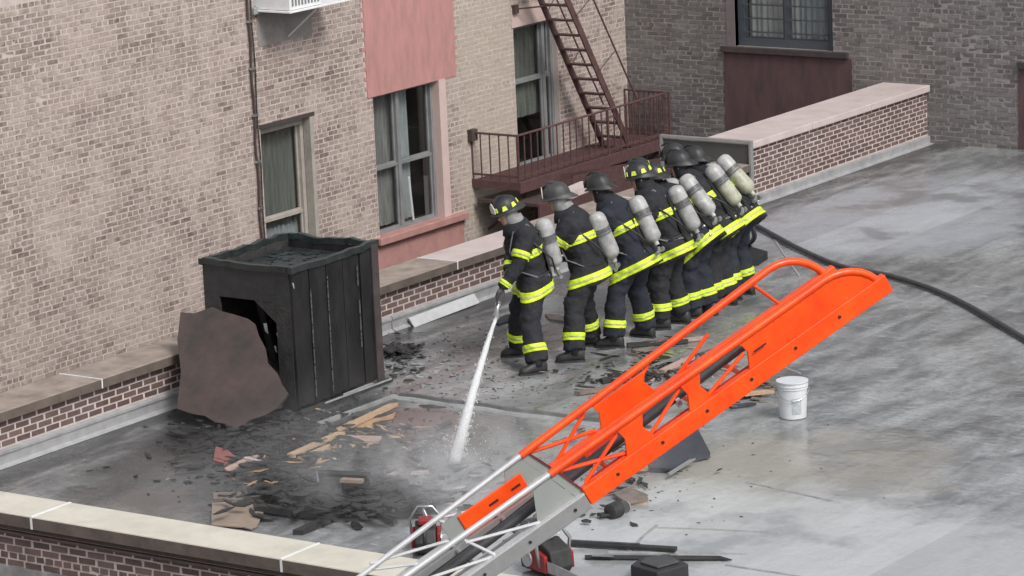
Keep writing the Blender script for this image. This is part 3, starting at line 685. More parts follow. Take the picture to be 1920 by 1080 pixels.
# ================================================================ AERIAL LADDER
LA = Vector((17.75, 12.36, 2.65)); LU = Vector((.7085, -.5185, .477)).normalized(); LW = Vector((-LU.y, LU.x, 0)).normalized(); LN = LU.cross(LW)
def lp(u, w_, n): return LA + LU * u + LW * w_ + LN * n
la = thing('aerial_ladder', 'bright orange tipped aluminium aerial ladder slanting up across the foreground', 'ladder', LA)
lrot = Matrix((LU, LW, LN)).transposed()
def lbox(mb, u0, u1, w0, w1, n0, n1): return mb.box(lp((u0 + u1) / 2, (w0 + w1) / 2, (n0 + n1) / 2), (u1 - u0, w1 - w0, n1 - n0), lrot)
LB, LT = -2.6, 2.02
for w0, mo, nm in ((0, 0, 'near'), (.62, -.03, 'far')):
    k_ = 0 if w0 == 0 else .034
    tl_ = .22 if w0 == 0 else .10; be_ = 2.36 + (.22 if w0 == 0 else .12)
    # hand rails: bright below, orange above, curled at the tip
    MB().tube([lp(LB, w0, mo + LB * k_), lp(0, w0, mo)], .020, 10).build('handrail', m_alu_b, la, smooth=2)
    tip = [lp(-.02, w0, mo), lp(1.98 + tl_, w0, mo + 2 * k_)] + [lp(1.98 + tl_ + .34 * math.sin(a) * 1.0, w0, mo + 2 * k_ - (.34 + 2 * k_) * (1 - math.cos(a)) * .93) for a in [R(q) for q in (12, 24, 36, 48, 60, 72, 84, 92)]]
    MB().tube(tip, .027, 10).build('handrail', m_orange, la, smooth=2)
    # base beams
    lbox(MB(), LB, .10, w0 - .03, w0 + .03, -.355, -.245).build('base_beam', m_alu, la, bevel=.006)
    lbox(MB(), LB, .10, w0 - .036, w0 + .036, -.246, -.232).build('beam_flange', m_alu_b, la)
    lbox(MB(), .105, be_, w0 - .032, w0 + .032, -.335, -.205).build('base_beam', m_orange, la, bevel=.006)
    # web plates
    for (a, b, top) in ((.52, .665, 0), (1.03, 1.13, 0)) if w0 == 0 else ((.58, .95, 0),):
        q = 'web_plate'
        MB().prism([lp(a - .05, w0 - .012, -.215), lp(a, w0 - .012, -.10), lp(a - .02, w0 - .012, mo - .01), lp(b + .05, w0 - .012, mo - .01), lp(b, w0 - .012, -.10), lp(b + .04, w0 - .012, -.215)], LW * .02).build(q, m_orange, la, bevel=.003)
    if w0: MB().tube([lp(1.93, w0, mo + .05), lp(2.02, w0, -.20)], .012, 7).build('strut', m_orange, la, smooth=2)
    else: MB().prism([lp(1.47, w0 - .012, -.21), lp(1.52, w0 - .012, -.10), lp(1.50, w0 - .012, mo - .015), lp(2.24, w0 - .012, mo - .015), lp(2.46, w0 - .012, mo - .09), lp(2.53, w0 - .012, -.21)], LW * .02).build('tip_plate', m_orange, la, bevel=.003)
    # diagonals
    for (u0, n0, u1, n1) in ((.02, -.02, .50, -.20), (.66, -.20, 1.04, -.03), (1.14, -.2, 1.5, -.1), (.15, -.2, .5, -.05)):
        MB().tube([lp(u0, w0 + .02, mo + n0), lp(u1, w0 + .02, mo * 0 + n1)], .014, 7).build('diagonal', m_orange, la, smooth=2)
    # slots in the plates with the darker red inner section behind
    # aluminium part
    pl = MB(); pl.prism([lp(-.26, w0 + .0, -.24), lp(-.17, w0 + .0, mo - .03), lp(-.035, w0 + .0, mo - .02), lp(.045, w0 + .0, -.24)], LW * .008); pl.build('joint_plate', m_plate, la)
    pl = MB(); pl.prism([lp(-.032, w0, mo - .02), lp(.03, w0, mo - .02), lp(.115, w0, -.24), lp(.05, w0, -.24)], LW * .01); pl.build('joint_plate', m_plate, la)
    MB().bar(lp(.035, w0 - .004, mo - .02), lp(.118, w0 - .004, -.24), .008, .02, LN).build('plate_edge', m_red, la)
    for (u0, n0, u1, n1) in ((-.72, -.03, -.60, -.24), (-.24, -.235, -.72, -.05), (-1.3, -.03, -.98, -.24), (-.62, -.24, -1.25, -.04), (-1.25, -.24, -1.7, -.04), (-1.9, -.03, -1.75, -.24)):
        MB().tube([lp(u0, w0, mo + n0), lp(u1, w0, n1)], .011, 7).build('brace', m_alu_b, la, smooth=2)
for w0 in (0, .62):
    q = MB()
    for k in range(26): q.lathe(lp(1.50 + (k % 13) * .055, w0 - .012, -.225 if k < 13 else -.03), -LW, [(0, .006), (.003, .005)], 6)
    if w0 == 0: tag(q.build('rivets', m_orange, la), kind='stuff')
# bolts
for i in range(-6, 9):
    u = -.005 + .3625 * i
    if u > 2.5: continue
    zc = -.295 if u < .1 else -.262
    MB().lathe(lp(u, -.034, zc), -LW, [(0, .011), (.006, .011), (.007, .004)], 8).build('bolt', m_black, la)
    MB().tube([lp(u, .03, -.27), lp(u, .59, -.27)], .017, 8).build('rung', m_orange if u > .1 else m_alu, la, smooth=2)
# inner sliding section: darker red strips and tubes, orange warning board on the far side
for w0 in (.12, .50):
    lbox(MB(), .18, 2.1, w0 - .010, w0 + .010, -.27, -.235).build('inner_rail', M('ladder_orange_inner', (.72, .045, .02), (.60, .035, .02), 6, .5), la)
    lbox(MB(), -2.4, .1, w0 - .012, w0 + .012, -.30, -.25).build('inner_rail', m_alu, la)
lbox(MB(), -.60, -.09, .585, .60, -.275, -.115).build('warning_board', m_orange, la, bevel=.01)
for u in (-.33, -.15): lbox(MB(), u - .05, u + .02, .578, .586, -.185, -.172).build('slot', m_black, la)
lbox(MB(), -.52, -.10, .40, .42, -.30, -.262).build('lower_strip', M('ladder_orange_inner', (.6, .06, .03)), la)
lbox(MB(), -.72, -.56, .60, .612, -.30, -.10).build('end_plate', m_plate, la)
for (u, ww) in ((.4, 0), (1.55, 0)):
    lbox(MB(), u, u + .1, -.037, -.033, -.118, -.108).build('slot', m_black, la)
# waterway hose running between the beams
MB().tube([lp(LB, .24, -.26), lp(-1.2, .24, -.25), lp(-.2, .22, -.21), lp(.6, .24, -.18), lp(1.4, .26, -.16), lp(2.1, .28, -.15)], .036, 12).build('waterway_hose', m_hosepipe, la, smooth=2)
MB().tube([lp(LB, .38, -.29), lp(-.4, .37, -.25), lp(.3, .36, -.2)], .016, 8).build('cable', m_rubber, la, smooth=2)
for u in (-1.5, -.62, .3, 1.0, 1.7):
    MB().tube([lp(u - .015, .24 , -.245 + .045 * (u + .62) * .6), lp(u + .015, .24, -.245 + .045 * (u + .62) * .6)], .042, 12).build('hose_clamp', m_metal, la, smooth=2)

# ================================================================ FIREFIGHTERS
def seg_d(p, a, b):
    ab = b - a; t_ = max(0, min(1, (p - a).dot(ab) / max(ab.length_squared, 1e-9))); return (p - (a + ab * t_)).length

def voxel_body(name, mb, m, parent, vox, seedv, wr=.020):
    me = bpy.data.meshes.new('tmp'); me.from_pydata(mb.v, [], mb.f)
    bm = bmesh.new(); bm.from_mesh(me); bmesh.ops.recalc_face_normals(bm, faces=bm.faces); bm.to_mesh(me); bm.free()
    o = bpy.data.objects.new('tmp', me); C.objects.link(o)
    r = o.modifiers.new('r', 'REMESH'); r.mode = 'VOXEL'; r.voxel_size = vox; r.use_smooth_shade = True
    sm = o.modifiers.new('s', 'SMOOTH'); sm.factor = .6; sm.iterations = 4
    dg = bpy.context.evaluated_depsgraph_get(); dg.update()
    nm = bpy.data.meshes.new_from_object(o.evaluated_get(dg)); bpy.data.objects.remove(o)
    nm.name = name
    nrm = [v.normal.copy() for v in nm.vertices]
    for v, n in zip(nm.vertices, nrm):
        p = v.co * 1.0; q = Vector((p.x * 6, p.y * 6, p.z * 11)) + Vector((seedv * 7, 0, 0))
        d = noise.noise(q) * wr + abs(noise.noise(q * 2.1)) * wr * .8 - wr * .25 + noise.noise(q * 4.5) * wr * .25
        v.co = v.co + n * d * (1 if p.z < 1.45 else .3)
    for v in nm.vertices: v.co = v.co - WL[parent.name]
    nm.materials.clear(); nm.materials.append(m)
    nm.polygons.foreach_set('use_smooth', [True] * len(nm.polygons))
    ob = bpy.data.objects.new(name, nm); C.objects.link(ob); ob.parent = parent; WL[ob.name] = WL[parent.name]
    return ob

def band(body, parent, ctr, ax, half, keep, off=.007, m=None, name='reflective_band'):
    """strip of tape: the cloth surface between two planes, lifted off it"""
    bm = bmesh.new(); bm.from_mesh(body.data); ax = Vector(ax).normalized(); ctr = Vector(ctr)
    for s_ in (1, -1):
        g = bm.verts[:] + bm.edges[:] + bm.faces[:]
        bmesh.ops.bisect_plane(bm, geom=g, plane_co=ctr + ax * half * s_, plane_no=ax * s_, clear_outer=True)
    bad = [f for f in bm.faces if not keep(f.calc_center_median())]
    bmesh.ops.delete(bm, geom=bad, context='FACES')
    if not bm.faces: bm.free(); return None
    bm.normal_update()
    base = {v: v.normal.copy() for v in bm.verts}
    for v, n in base.items():
        n = n - ax * n.dot(ax)
        if n.length > .01: v.co = v.co + n.normalized() * off
    ext = bmesh.ops.extrude_face_region(bm, geom=bm.faces[:])
    nv = [e for e in ext['geom'] if isinstance(e, bmesh.types.BMVert)]
    for v in nv:
        n = v.normal - ax * v.normal.dot(ax)
        if n.length > .01: v.co = v.co - n.normalized() * (off * .9)
    bmesh.ops.recalc_face_normals(bm, faces=bm.faces)
    me = bpy.data.meshes.new(name); bm.to_mesh(me); bm.free(); me.materials.append(m or m_lime)
    me.polygons.foreach_set('use_smooth', [True] * len(me.polygons))
    o = bpy.data.objects.new(name, me); C.objects.link(o); o.parent = parent; return o

def firefighter(label, fa, fb, face, lean, seed=1, S_=1.0, helm='black', tank='grey', gear=None, head_turn=0, head_up=0, hands=None, markers=True, tankyaw=0, bandmask=None, hip=None, face_on=False, chestband=True, roll=0, bulk=1.0, tr=1.0, hoff=0):
    rd = random.Random(seed); gear = gear or m_gear
    A = at(*fa); B = at(*fb); O = (A + B) / 2; O.z = 0
    F_ = Vector((math.cos(R(face)), math.sin(R(face)), 0)); Lf = Vector((-F_.y, F_.x, 0)); Z = Vector((0, 0, 1))
    t = thing('person', label, 'person', O, 'firefighters lined up along the hose'); 
    def W(f, l, z): return O + F_ * f + Lf * l + Z * z          # local -> world
    if (A - B).dot(Lf) < 0: A, B = B, A                          # A is the left foot
    la_, lean = R(lean), R(lean)
    hp = W(-.06 - .10 * math.sin(lean), 0, .93 * S_)
    if hip: hp = hp + F_ * hip[0] + Lf * hip[1]
    tax = (F_ * math.sin(lean) + Z * math.cos(lean) + Lf * roll).normalized(); tfw = (F_ * math.cos(lean) - Z * math.sin(lean)).normalized()
    def T(s_, f=0, l=0): return hp + (tax * s_ + tfw * f + Lf * l) * S_
    mb = MB()
    # legs
    legs = []
    for sgn, P in ((1, A), (-1, B)):
        hj = hp + Lf * sgn * .105 * S_ - Z * .02; an = Vector((P.x, P.y, .13)); kn = hj.lerp(an, .48) + F_ * (.055 + .05 * abs(math.sin(lean)))
        legs.append((hj, kn, an))
        mb.tube([hj + Z * .06, hj, hj.lerp(kn, .35), kn, kn.lerp(an, .35), kn.lerp(an, .8), an - Z * .01], [.10, .137, .130, .110, .114, .119, .122], 14)
    # pelvis + torso (coat)
    prof = [(-.20, .225, .19, .01), (-.10, .218, .185, .01), (0, .205, .17, .005), (.12, .205, .17, 0), (.26, .222, .18, .01), (.38, .235, .185, .01), (.46, .225, .16, .0), (.52, .17, .125, 0), (.57, .115, .10, .01), (.61, .08, .08, .02)]
    rings = []
    for s_, rx, ry, fo in prof:
        rings.append([T(s_, fo + math.sin(2 * math.pi * k / 20) * ry * bulk, math.cos(2 * math.pi * k / 20) * rx * bulk) for k in range(20)])
    mb.loft(rings)
    # arms
    arms = []
    for sgn in (1, -1):
        sh_ = T(.45, .0, .205 * sgn)
        tgt = hands[0 if sgn > 0 else 1] if hands else T(.13, .42, .10 * sgn) + Z * (-.02)
        d = tgt - sh_; L1, L2 = .30 * S_, .27 * S_
        D_ = min(d.length, (L1 + L2) * .985); a_ = (L1 * L1 - L2 * L2 + D_ * D_) / (2 * D_); h_ = math.sqrt(max(0, L1 * L1 - a_ * a_))
        dn = d.normalized(); pole = (Lf * sgn * .55 - Z * 1.0 - F_ * .25); pole = (pole - dn * pole.dot(dn)).normalized()
        el = sh_ + dn * a_ + pole * h_; wr = sh_ + dn * D_
        arms.append((sh_, el, wr))
        mb.tube([T(.44, 0, .10 * sgn), sh_, sh_.lerp(el, .5), el, el.lerp(wr, .5), wr], [.10, .104, .092, .082, .072, .064], 12)
    # neck and head
    hd = (tax * .35 + Z * .65 + F_ * .15).normalized()
    nk = T(.565, .03); hc = nk + hd * .112 * S_ + F_ * .062
    hf = (Matrix.Rotation(R(head_turn), 3, 'Z') @ F_); hf = (hf + Z * (-.25 + head_up)).normalized(); hl = Z.cross(hf).normalized(); hu = hf.cross(hl)
    mb.tube([nk - hd * .08, nk + hd * .04, hc - hu * .05], [.07, .062, .06], 12)
    body = voxel_body('body', mb, gear, t, .017, seed)
    def band2(ctr, ax, half, keep, off):
        o = band(body, t, ctr, ax, half, keep, off)
        if o is not None:
            c_ = band(body, t, ctr, ax, half * .26, keep, off + .0035, m_silver, 'silver_stripe')
            if c_ is not None: c_.parent = o
    def seglab(p):
        c = [('T', seg_d(p, T(-.18), T(.5)) - .17)]
        for i, (h, k_, a_) in enumerate(legs): c.append(('L%d' % i, min(seg_d(p, h - Z * .2, k_) - .11, seg_d(p, k_, a_) - .10)))
        for i, (s_, e_, w_) in enumerate(arms): c.append(('A%d' % i, min(seg_d(p, s_, e_) - .075, seg_d(p, e_, w_) - .06)))
        return min(c, key=lambda q: q[1])[0]
    cache = {}
    def keepf(lb): return lambda q: seglab(q + O) in lb
    bo = lambda p: p - O
    band2(bo(T(-.135)), tax, .046, keepf(('T', 'L0', 'L1')), .010)
    if chestband: band2(bo(T(.27)), tax, .042, lambda q: seglab(q + O) == 'T' , .009)
    for i, (s_, e_, w_) in enumerate(arms):
        band2(bo(s_.lerp(e_, .62)), e_ - s_, .038, keepf(('A%d' % i,)), .009)
        band2(bo(e_.lerp(w_, .80)), w_ - e_, .026, keepf(('A%d' % i,)), .009)
    for i, (h, k_, a_) in enumerate(legs):
        band2(bo(k_.lerp(a_, .70)), a_ - k_, .040, keepf(('L%d' % i,)), .009)
    # boots
    for sgn, P in ((1, A), (-1, B)):
        q = MB(); P0 = Vector((P.x, P.y, 0)); fd = (F_ + Lf * sgn * .22).normalized(); ld = Vector((-fd.y, fd.x, 0))
        def bring(f, hw, z0, z1): return [P0 + fd * f + ld * (hw * math.cos(a)) + Z * (z0 + (z1 - z0) * (.5 + .5 * math.sin(a))) for a in [2 * math.pi * k / 12 for k in range(12)]]
        q.loft([bring(-.105, .03, .012, .10), bring(-.09, .046, .004, .15), bring(-.03, .052, .002, .17), bring(.04, .052, .002, .15), bring(.11, .054, .002, .105), bring(.17, .048, .002, .085), bring(.20, .024, .008, .06)])
        q.tube([P0 + Z * .08, P0 + Z * .2], [.062, .068], 12)
        b_ = q.build('boot', m_boot, t, smooth=True)
        MB().prism([P0 + fd * f + ld * hw for f, hw in ((-.11, .03), (-.11, -.03), (-.02, -.055), (.12, -.06), (.21, -.025), (.21, .025), (.12, .06), (-.02, .055))], Z * .022).build('sole', m_rubber, b_)
    # gloves with fingers
    for i, (s_, e_, w_) in enumerate(arms):
        sg = 1 if i == 0 else -1; ad = (w_ - e_).normalized(); sd_ = (Lf - ad * Lf.dot(ad)).normalized(); dn = ad.cross(sd_)
        if dn.z > 0: dn = -dn
        q = MB(); q.tube([w_ - ad * .03, w_ + ad * .01, w_ + ad * .05, w_ + ad * .085], [.042, .038, .040, .034], 10, sx=.62, side=dn)
        for k in range(4):
            r0 = w_ + ad * .078 + sd_ * (k - 1.5) * .021; ln = (.058, .068, .064, .050)[k]
            q.tube([r0, r0 + ad * ln * .5 + dn * .008, r0 + ad * ln * .75 + dn * .035, r0 + ad * ln * .5 + dn * .060], [.0125, .012, .0115, .009], 6)
        r0 = w_ + ad * .03 - sd_ * sg * .036
        q.tube([r0, r0 - sd_ * sg * .02 + ad * .025 + dn * .015, r0 - sd_ * sg * .008 + ad * .045 + dn * .045], [.015, .013, .010], 6)
        q.build('glove', m_glove, t, smooth=True)
    # head
    q = MB(); rr_ = []
    for zz, rx, ry, fo in ((-.125, .034, .040, .022), (-.105, .055, .068, .016), (-.07, .066, .084, .010), (-.03, .072, .090, .004), (.02, .076, .095, 0), (.07, .074, .092, -.004), (.11, .058, .074, -.008), (.135, .028, .036, -.008)):
        rr_.append([hc + hu * zz + hf * (fo + math.sin(2 * math.pi * k / 16) * ry) + hl * math.cos(2 * math.pi * k / 16) * rx for k in range(16)])
    q.loft(rr_)
    q.tube([hc + hf * .086 + hu * .015, hc + hf * .108 - hu * .022, hc + hf * .092 - hu * .034], [.009, .014, .012], 8)      # nose
    for sg in (1, -1): q.tube([hc + hl * .076 * sg + hu * .025 - hf * .01, hc + hl * .086 * sg - hf * .018, hc + hl * .078 * sg - hu * .03 - hf * .008], [.010, .015, .009], 6)
    q.tube([hc + hf * .084 + hu * .030 + hl * .045, hc + hf * .092 + hu * .034, hc + hf * .084 + hu * .030 - hl * .045], .008, 6)   # brow
    he = q.build('head', m_skin, t, smooth=True)
    for sg in (1, -1): MB().lathe(hc + hf * .080 + hl * .030 * sg + hu * .012, hf, [(0, .011), (.005, .011), (.010, .006)], 8).build('eye', m_white if False else m_hood, he)
    MB().tube([hc + hf * .085 - hu * .062 + hl * .026, hc + hf * .093 - hu * .060, hc + hf * .085 - hu * .062 - hl * .026], .006, 6).build('mouth', M('lips', (.30, .12, .10)), he)
    # hood / collar round the neck
    q = MB(); q.tube([nk - hd * .06, nk + hd * .0, nk + hd * .05, hc - hu * .07 - hf * .018, hc - hf * .022, hc + hu * .08 - hf * .022], [.125, .112, .096, .094, .098, .09], 16); q.build('hood', m_hood if seed < 3 else m_gear, t, smooth=True)
    q = MB(); q.tube([nk - hd * .09, nk - hd * .03, nk + hd * .03], [.165, .150, .125], 16); q.build('collar', gear, t, smooth=True)
    if face_on:      # full beard-high neck flap side, chin strap
        pass
    for sg in (1, -1): MB().tube([hc + hl * .082 * sg + hu * .05, hc + hl * .075 * sg - hu * .05 + hf * .02, hc + hl * .03 * sg - hu * .122 + hf * .03], .006, 5).build('chin_strap', m_strap, he)
    # helmet: ribbed leather-style dome, brim long at the back, front shield, lime markers
    mh = m_helm_g if helm == 'grey' else m_helm
    h0 = hc + hu * .055 - hf * .012; q = MB(); rings = []
    for zz, k_ in ((0, 1.0), (.03, .985), (.06, .93), (.09, .82), (.115, .64), (.132, .42), (.142, .16)):
        rings.append([h0 + hu * zz + (hf * math.sin(2 * math.pi * i / 32) * .142 + hl * math.cos(2 * math.pi * i / 32) * .115) * k_ * (1 + .035 * (1 if i % 4 == 0 else 0)) for i in range(32)])
    q.loft(rings); hm = q.build('helmet', mh, t, smooth=2)
    q = MB(); out = []; inn = []; lo = []
    for i in range(28):
        a = 2 * math.pi * i / 28; fx = math.sin(a); lx = math.cos(a); r_ = .020 + (.055 * max(0, -fx) ** 1.5) + .012 * max(0, fx)
        inn.append(h0 + hf * fx * .138 + hl * lx * .112 + hu * .006)
        out.append(h0 + hf * fx * (.142 + r_) + hl * lx * (.115 + .018) - hu * (.014 + .045 * max(0, -fx)))
    q.loft([inn, out, [p - hu * .007 for p in out], [p - hu * .010 for p in inn]], cap=False); q.build('brim', mh, hm, smooth=2)
    sp = h0 + hf * .150
    MB().prism([sp + hl * a + hu * b + hf * (-.12 * b) for a, b in ((-.045, .012), (.045, .012), (.052, .07), (.028, .105), (0, .128), (-.028, .105), (-.052, .07))], hf * .007).build('front_shield', m_shield if helm != 'dark' else m_helm_g, hm)
    MB().tube([h0 + hu * .135 - hf * .03, h0 + hu * .160 + hf * .05, h0 + hu * .135 + hf * .11], [.012, .013, .010], 6).build('crest', mh, hm)
    if markers:
        for i in range(8):
            a = 2 * math.pi * (i + .5) / 8
            if math.sin(a) > .93: continue
            def hpnt(da, zz, kk): return h0 + hu * zz + (hf * math.sin(a + da) * .142 + hl * math.cos(a + da) * .115) * kk
            MB().prism([hpnt(-.21, .020, 1.045), hpnt(.21, .020, 1.045), hpnt(.14, .066, .955), hpnt(-.14, .066, .955)], (hf * math.sin(a) + hl * math.cos(a)) * .006).build('helmet_marker', m_yel, hm)
    # breathing apparatus: plate, cylinder with collar, label, valve, straps
    mc = m_cyl_y if tank == 'yellow' else m_cyl
    bk = -.222; c0 = T(.52 + hoff, bk - .02, .03 * tankyaw); c1 = T(-.02 + hoff, bk - .035, -.05 * tankyaw)
    MB().prism([T(.44, bk + .045, .10), T(.44, bk + .045, -.10), T(.0, bk + .045, -.13), T(-.08, bk + .045, -.10), T(-.08, bk + .045, .10), T(.0, bk + .045, .13)], tfw * .02).build('back_plate', m_rubber, t)
    ax = (c1 - c0).normalized()
    q = MB(); q.lathe(c0, ax, [(-.02, .012), (-.012, .045), (.002, .070), (.030, .087), (.065, .093 * tr), (.43, .093 * tr), (.465, .085), (.49, .064), (.505, .038), (.515, .027), (.55, .027)], 20)
    cy = q.build('air_cylinder', mc, t, smooth=2)
    q = MB(); q.lathe(c0, ax, [(-.026, .012), (-.018, .050), (-.002, .074), (.026, .091), (.065, .0965), (.145, .0965), (.146, .085)], 20); q.build('cylinder_cover', m_cyl_cap, cy, smooth=2)
    q = MB(); q.lathe(c0, ax, [(.150, .085), (.151, .0955), (.200, .0955), (.201, .085)], 20); q.build('label_band', m_cylband, cy, smooth=2)
    q = MB(); q.lathe(c0, ax, [(.205, .085), (.206, .0985), (.228, .0985), (.229, .085)], 20); q.build('cylinder_strap', m_strap, cy, smooth=2)
    q = MB(); q.tube([c1 + ax * .0, c1 + ax * .04 + Lf * .05, c1 + ax * .05 + Lf * .12], [.020, .022, .020], 8); q.lathe(c1 + ax * .03 - Lf * .04, -Lf, [(0, .028), (.04, .028)], 10); q.build('cylinder_valve', m_metal, t, smooth=2)
    for sg in (1, -1):
        q = MB(); q.tube([T(.40, bk + .05, .07 * sg), T(.545, -.06, .12 * sg), T(.52, .10, .125 * sg), T(.34, .185, .135 * sg), T(.12, .15, .19 * sg), T(.02, .0, .215 * sg), T(-.02, bk + .07, .11 * sg)], .021, 6, sx=.45, side=tfw); q.build('shoulder_strap', m_strap, t, smooth=True)
    q = MB(); q.tube([T(.01, .17 * math.sin(a) , .205 * math.cos(a)) for a in [2 * math.pi * k / 16 for k in range(17)]], .022, 6, sx=.5, side=tax); q.build('waist_belt', m_rubber, t, smooth=True)
    q = MB(); q.tube([T(.0, bk, .09), T(.15, bk + .02, .2), T(.38, -.05, .21), T(.5, .06, .15), T(.42, .17, .09)], .011, 7); q.build('air_hose', m_rubber, t, smooth=True)
    q = MB(); q.tube([T(.42, bk + .02, -.10), T(.25, bk - .02, -.12), T(.08, bk + .01, -.12)], .010, 6); q.build('air_hose', m_strap, t, smooth=True)
    for k in range(3):
        px = T(-.02 - rd.uniform(0, .12), bk + .06 + rd.uniform(-.02, .03), rd.uniform(-.2, .2))
        MB().lathe(px, -tfw, [(0, .014), (.012, .016), (.02, .006)], 7).build('clip', m_metal, t)
    MB().box(T(-.03, .05, -.235), (.07, .05, .12), Matrix((F_, Lf, Z)).transposed()).build('radio', m_rubber, t, bevel=.006)
    MB().prism([T(-.20, .04, -.22), T(-.20, -.12, -.205), T(-.06, -.12, -.215), T(-.06, .04, -.23)], -Lf * .02).build('coat_pocket', gear, t)
    return dict(T=T, arms=arms, t=t, hc=hc, hf=hf, hl=hl, hu=hu, O=O, F=F_, L=Lf)

# the hose line first: every pair of hands closes on it
nozzle = Vector((28.32, 20.32, .80))
def hosept(P, off, z): return P
m_patch = M('pale_patch', (.30, .30, .30), (.16, .16, .16), 60, .7)
people = [
 dict(label='firefighter at the head of the line holding the nozzle, lime-marked helmet and grey hood', fa=(975, 668), fb=(1008, 700), face=137, lean=13, hip=(.0, .0), roll=.04, hoff=-.02, tr=.95, seed=1, helm='black', gear=m_gear, head_turn=14, head_up=-.12, S_=1.04),
 dict(label='firefighter second from the nozzle in a plain scuffed grey helmet', fa=(1078, 678), fb=(1108, 648), face=114, lean=18, roll=-.06, bulk=1.10, hoff=-.08, tankyaw=1, seed=2, helm='grey', markers=False, head_turn=8, S_=1.06),
 dict(label='firefighter third from the nozzle in wide stance with black helmet and wavy lime hem band', fa=(1152, 652), fb=(1212, 632), face=100, lean=26, roll=.03, bulk=1.08, hoff=-.04, tankyaw=-.6, tr=.94, seed=3, helm='dark', markers=False, S_=1.08, gear=m_gear2),
 dict(label='firefighter fourth from the nozzle with grey cylinder, behind the wide-standing one', fa=(1240, 618), fb=(1278, 606), face=106, lean=24, hip=(.05, 0), roll=-.05, bulk=1.0, hoff=-.05, tankyaw=.8, head_turn=20, tr=.96, seed=4, helm='black', S_=1.06),
 dict(label='firefighter fifth from the nozzle, bent forward under a smooth grey cylinder', fa=(1300, 596), fb=(1330, 590), face=98, lean=40, roll=.06, bulk=1.08, tankyaw=-.8, head_turn=-12, hip=(.12, 0), seed=5, helm='black', S_=1.05, gear=m_gear2),
 dict(label='firefighter sixth from the nozzle, bent forward under a yellowed cylinder, dark helmet', fa=(1340, 578), fb=(1366, 571), face=106, lean=34, roll=-.04, bulk=1.02, tankyaw=.9, tr=.95, hip=(.10, 0), seed=6, helm='dark', markers=False, tank='yellow', S_=1.06),
 dict(label='last firefighter of the line, nearest the metal panel, cylinder tilted and yellowed', fa=(1374, 562), fb=(1400, 551), face=95, lean=41, roll=.05, bulk=1.1, tankyaw=.3, hoff=.03, hip=(.10, 0), seed=7, helm='dark', markers=False, tank='yellow', S_=1.06, gear=m_gear2),
 dict(label='hunched firefighter behind the last three, near the metal panel, dark helmet only showing', fa=(1296, 556), fb=(1320, 548), face=112, lean=20, seed=9, helm='dark', markers=False, S_=1.0, gear=m_gear2),
 dict(label='firefighter on the parapet side, behind the line, only lime-marked helmet and shoulders showing', fa=(1218, 592), fb=(1246, 584), face=138, lean=12, head_turn=25, seed=8, helm='black', S_=1.0),
]
hz = .98
path = [nozzle, Vector((28.55, 20.42, .86))]
for i, d in enumerate(people):
    A = at(*d['fa']); B = at(*d['fb']); O = (A + B) / 2; F_ = Vector((math.cos(R(d['face'])), math.sin(R(d['face'])), 0)); Lf = Vector((-F_.y, F_.x, 0))
    s_ = .34 + .22 * math.sin(R(d['lean']))
    if i == 0:
        d['hands'] = (nozzle + Vector((.30, .16, .10)), nozzle + Vector((.10, .02, .04)))
        path += [nozzle + Vector((.55, .28, .12))]
    elif i < 7:
        c = Vector((O.x, O.y, 0)) + F_ * (s_ + .02); c.z = hz
        g_ = (.14, .20, .10, .17, .13, .22, .12)[i]; c.z += (.0, .05, -.08, .04, -.02, .07, -.05)[i]; d['hands'] = (c + Vector((-g_, .02, .02)), c + Vector((g_, 0, .02))); path.append(c)
    firefighter(**d)
end = path[-1]
path += [Vector((33.6, 20.6, .8)), Vector((34.4, 20.9, .35)), Vector((35.2, 21.5, .06)), at(1400, 406, .05), at(1416, 421, .04), at(1455, 443, .04), at(1500, 467, .04), at(1580, 500, .04), at(1680, 520, .04), at(1790, 560, .04), at(1930, 640, .04)]
# smooth the path (Catmull-Rom)
def crom(P, n=6):
    Q = [P[0]] + P + [P[-1]]; o = []
    for i in range(1, len(Q) - 2):
        for k in range(n):
            t_ = k / n; a, b, c, d = Q[i - 1], Q[i], Q[i + 1], Q[i + 2]
            o.append(.5 * ((2 * b) + (c - a) * t_ + (2 * a - 5 * b + 4 * c - d) * t_ ** 2 + (3 * b - a - 3 * c + d) * t_ ** 3))
    return o + [P[-1]]
hl_ = thing('fire_hose', 'grey-black hose held by all the firefighters and trailing away over the roof to the right', 'hose', (30, 20.5, 0))
MB().tube(crom(path), .030, 10).build('hose', m_hosepipe, hl_, smooth=2)
jd = (at(850, 868) - nozzle); jd.z = 0; jd = jd.normalized(); jd = (jd * .86 - Vector((0, 0, .5))).normalized()
q = MB(); q.lathe(nozzle + jd * -.06, jd, [(0, .030), (.05, .034), (.06, .026), (.16, .022), (.17, .034), (.22, .036), (.23, .02)], 12); q.build('nozzle', m_metal, hl_, smooth=2)
MB().tube([nozzle + jd * .02 + Vector((0, 0, .03)), nozzle + Vector((0, 0, .10)), nozzle - jd * .06 + Vector((0, 0, .09))], .010, 6).build('nozzle_handle', m_rubber, hl_)

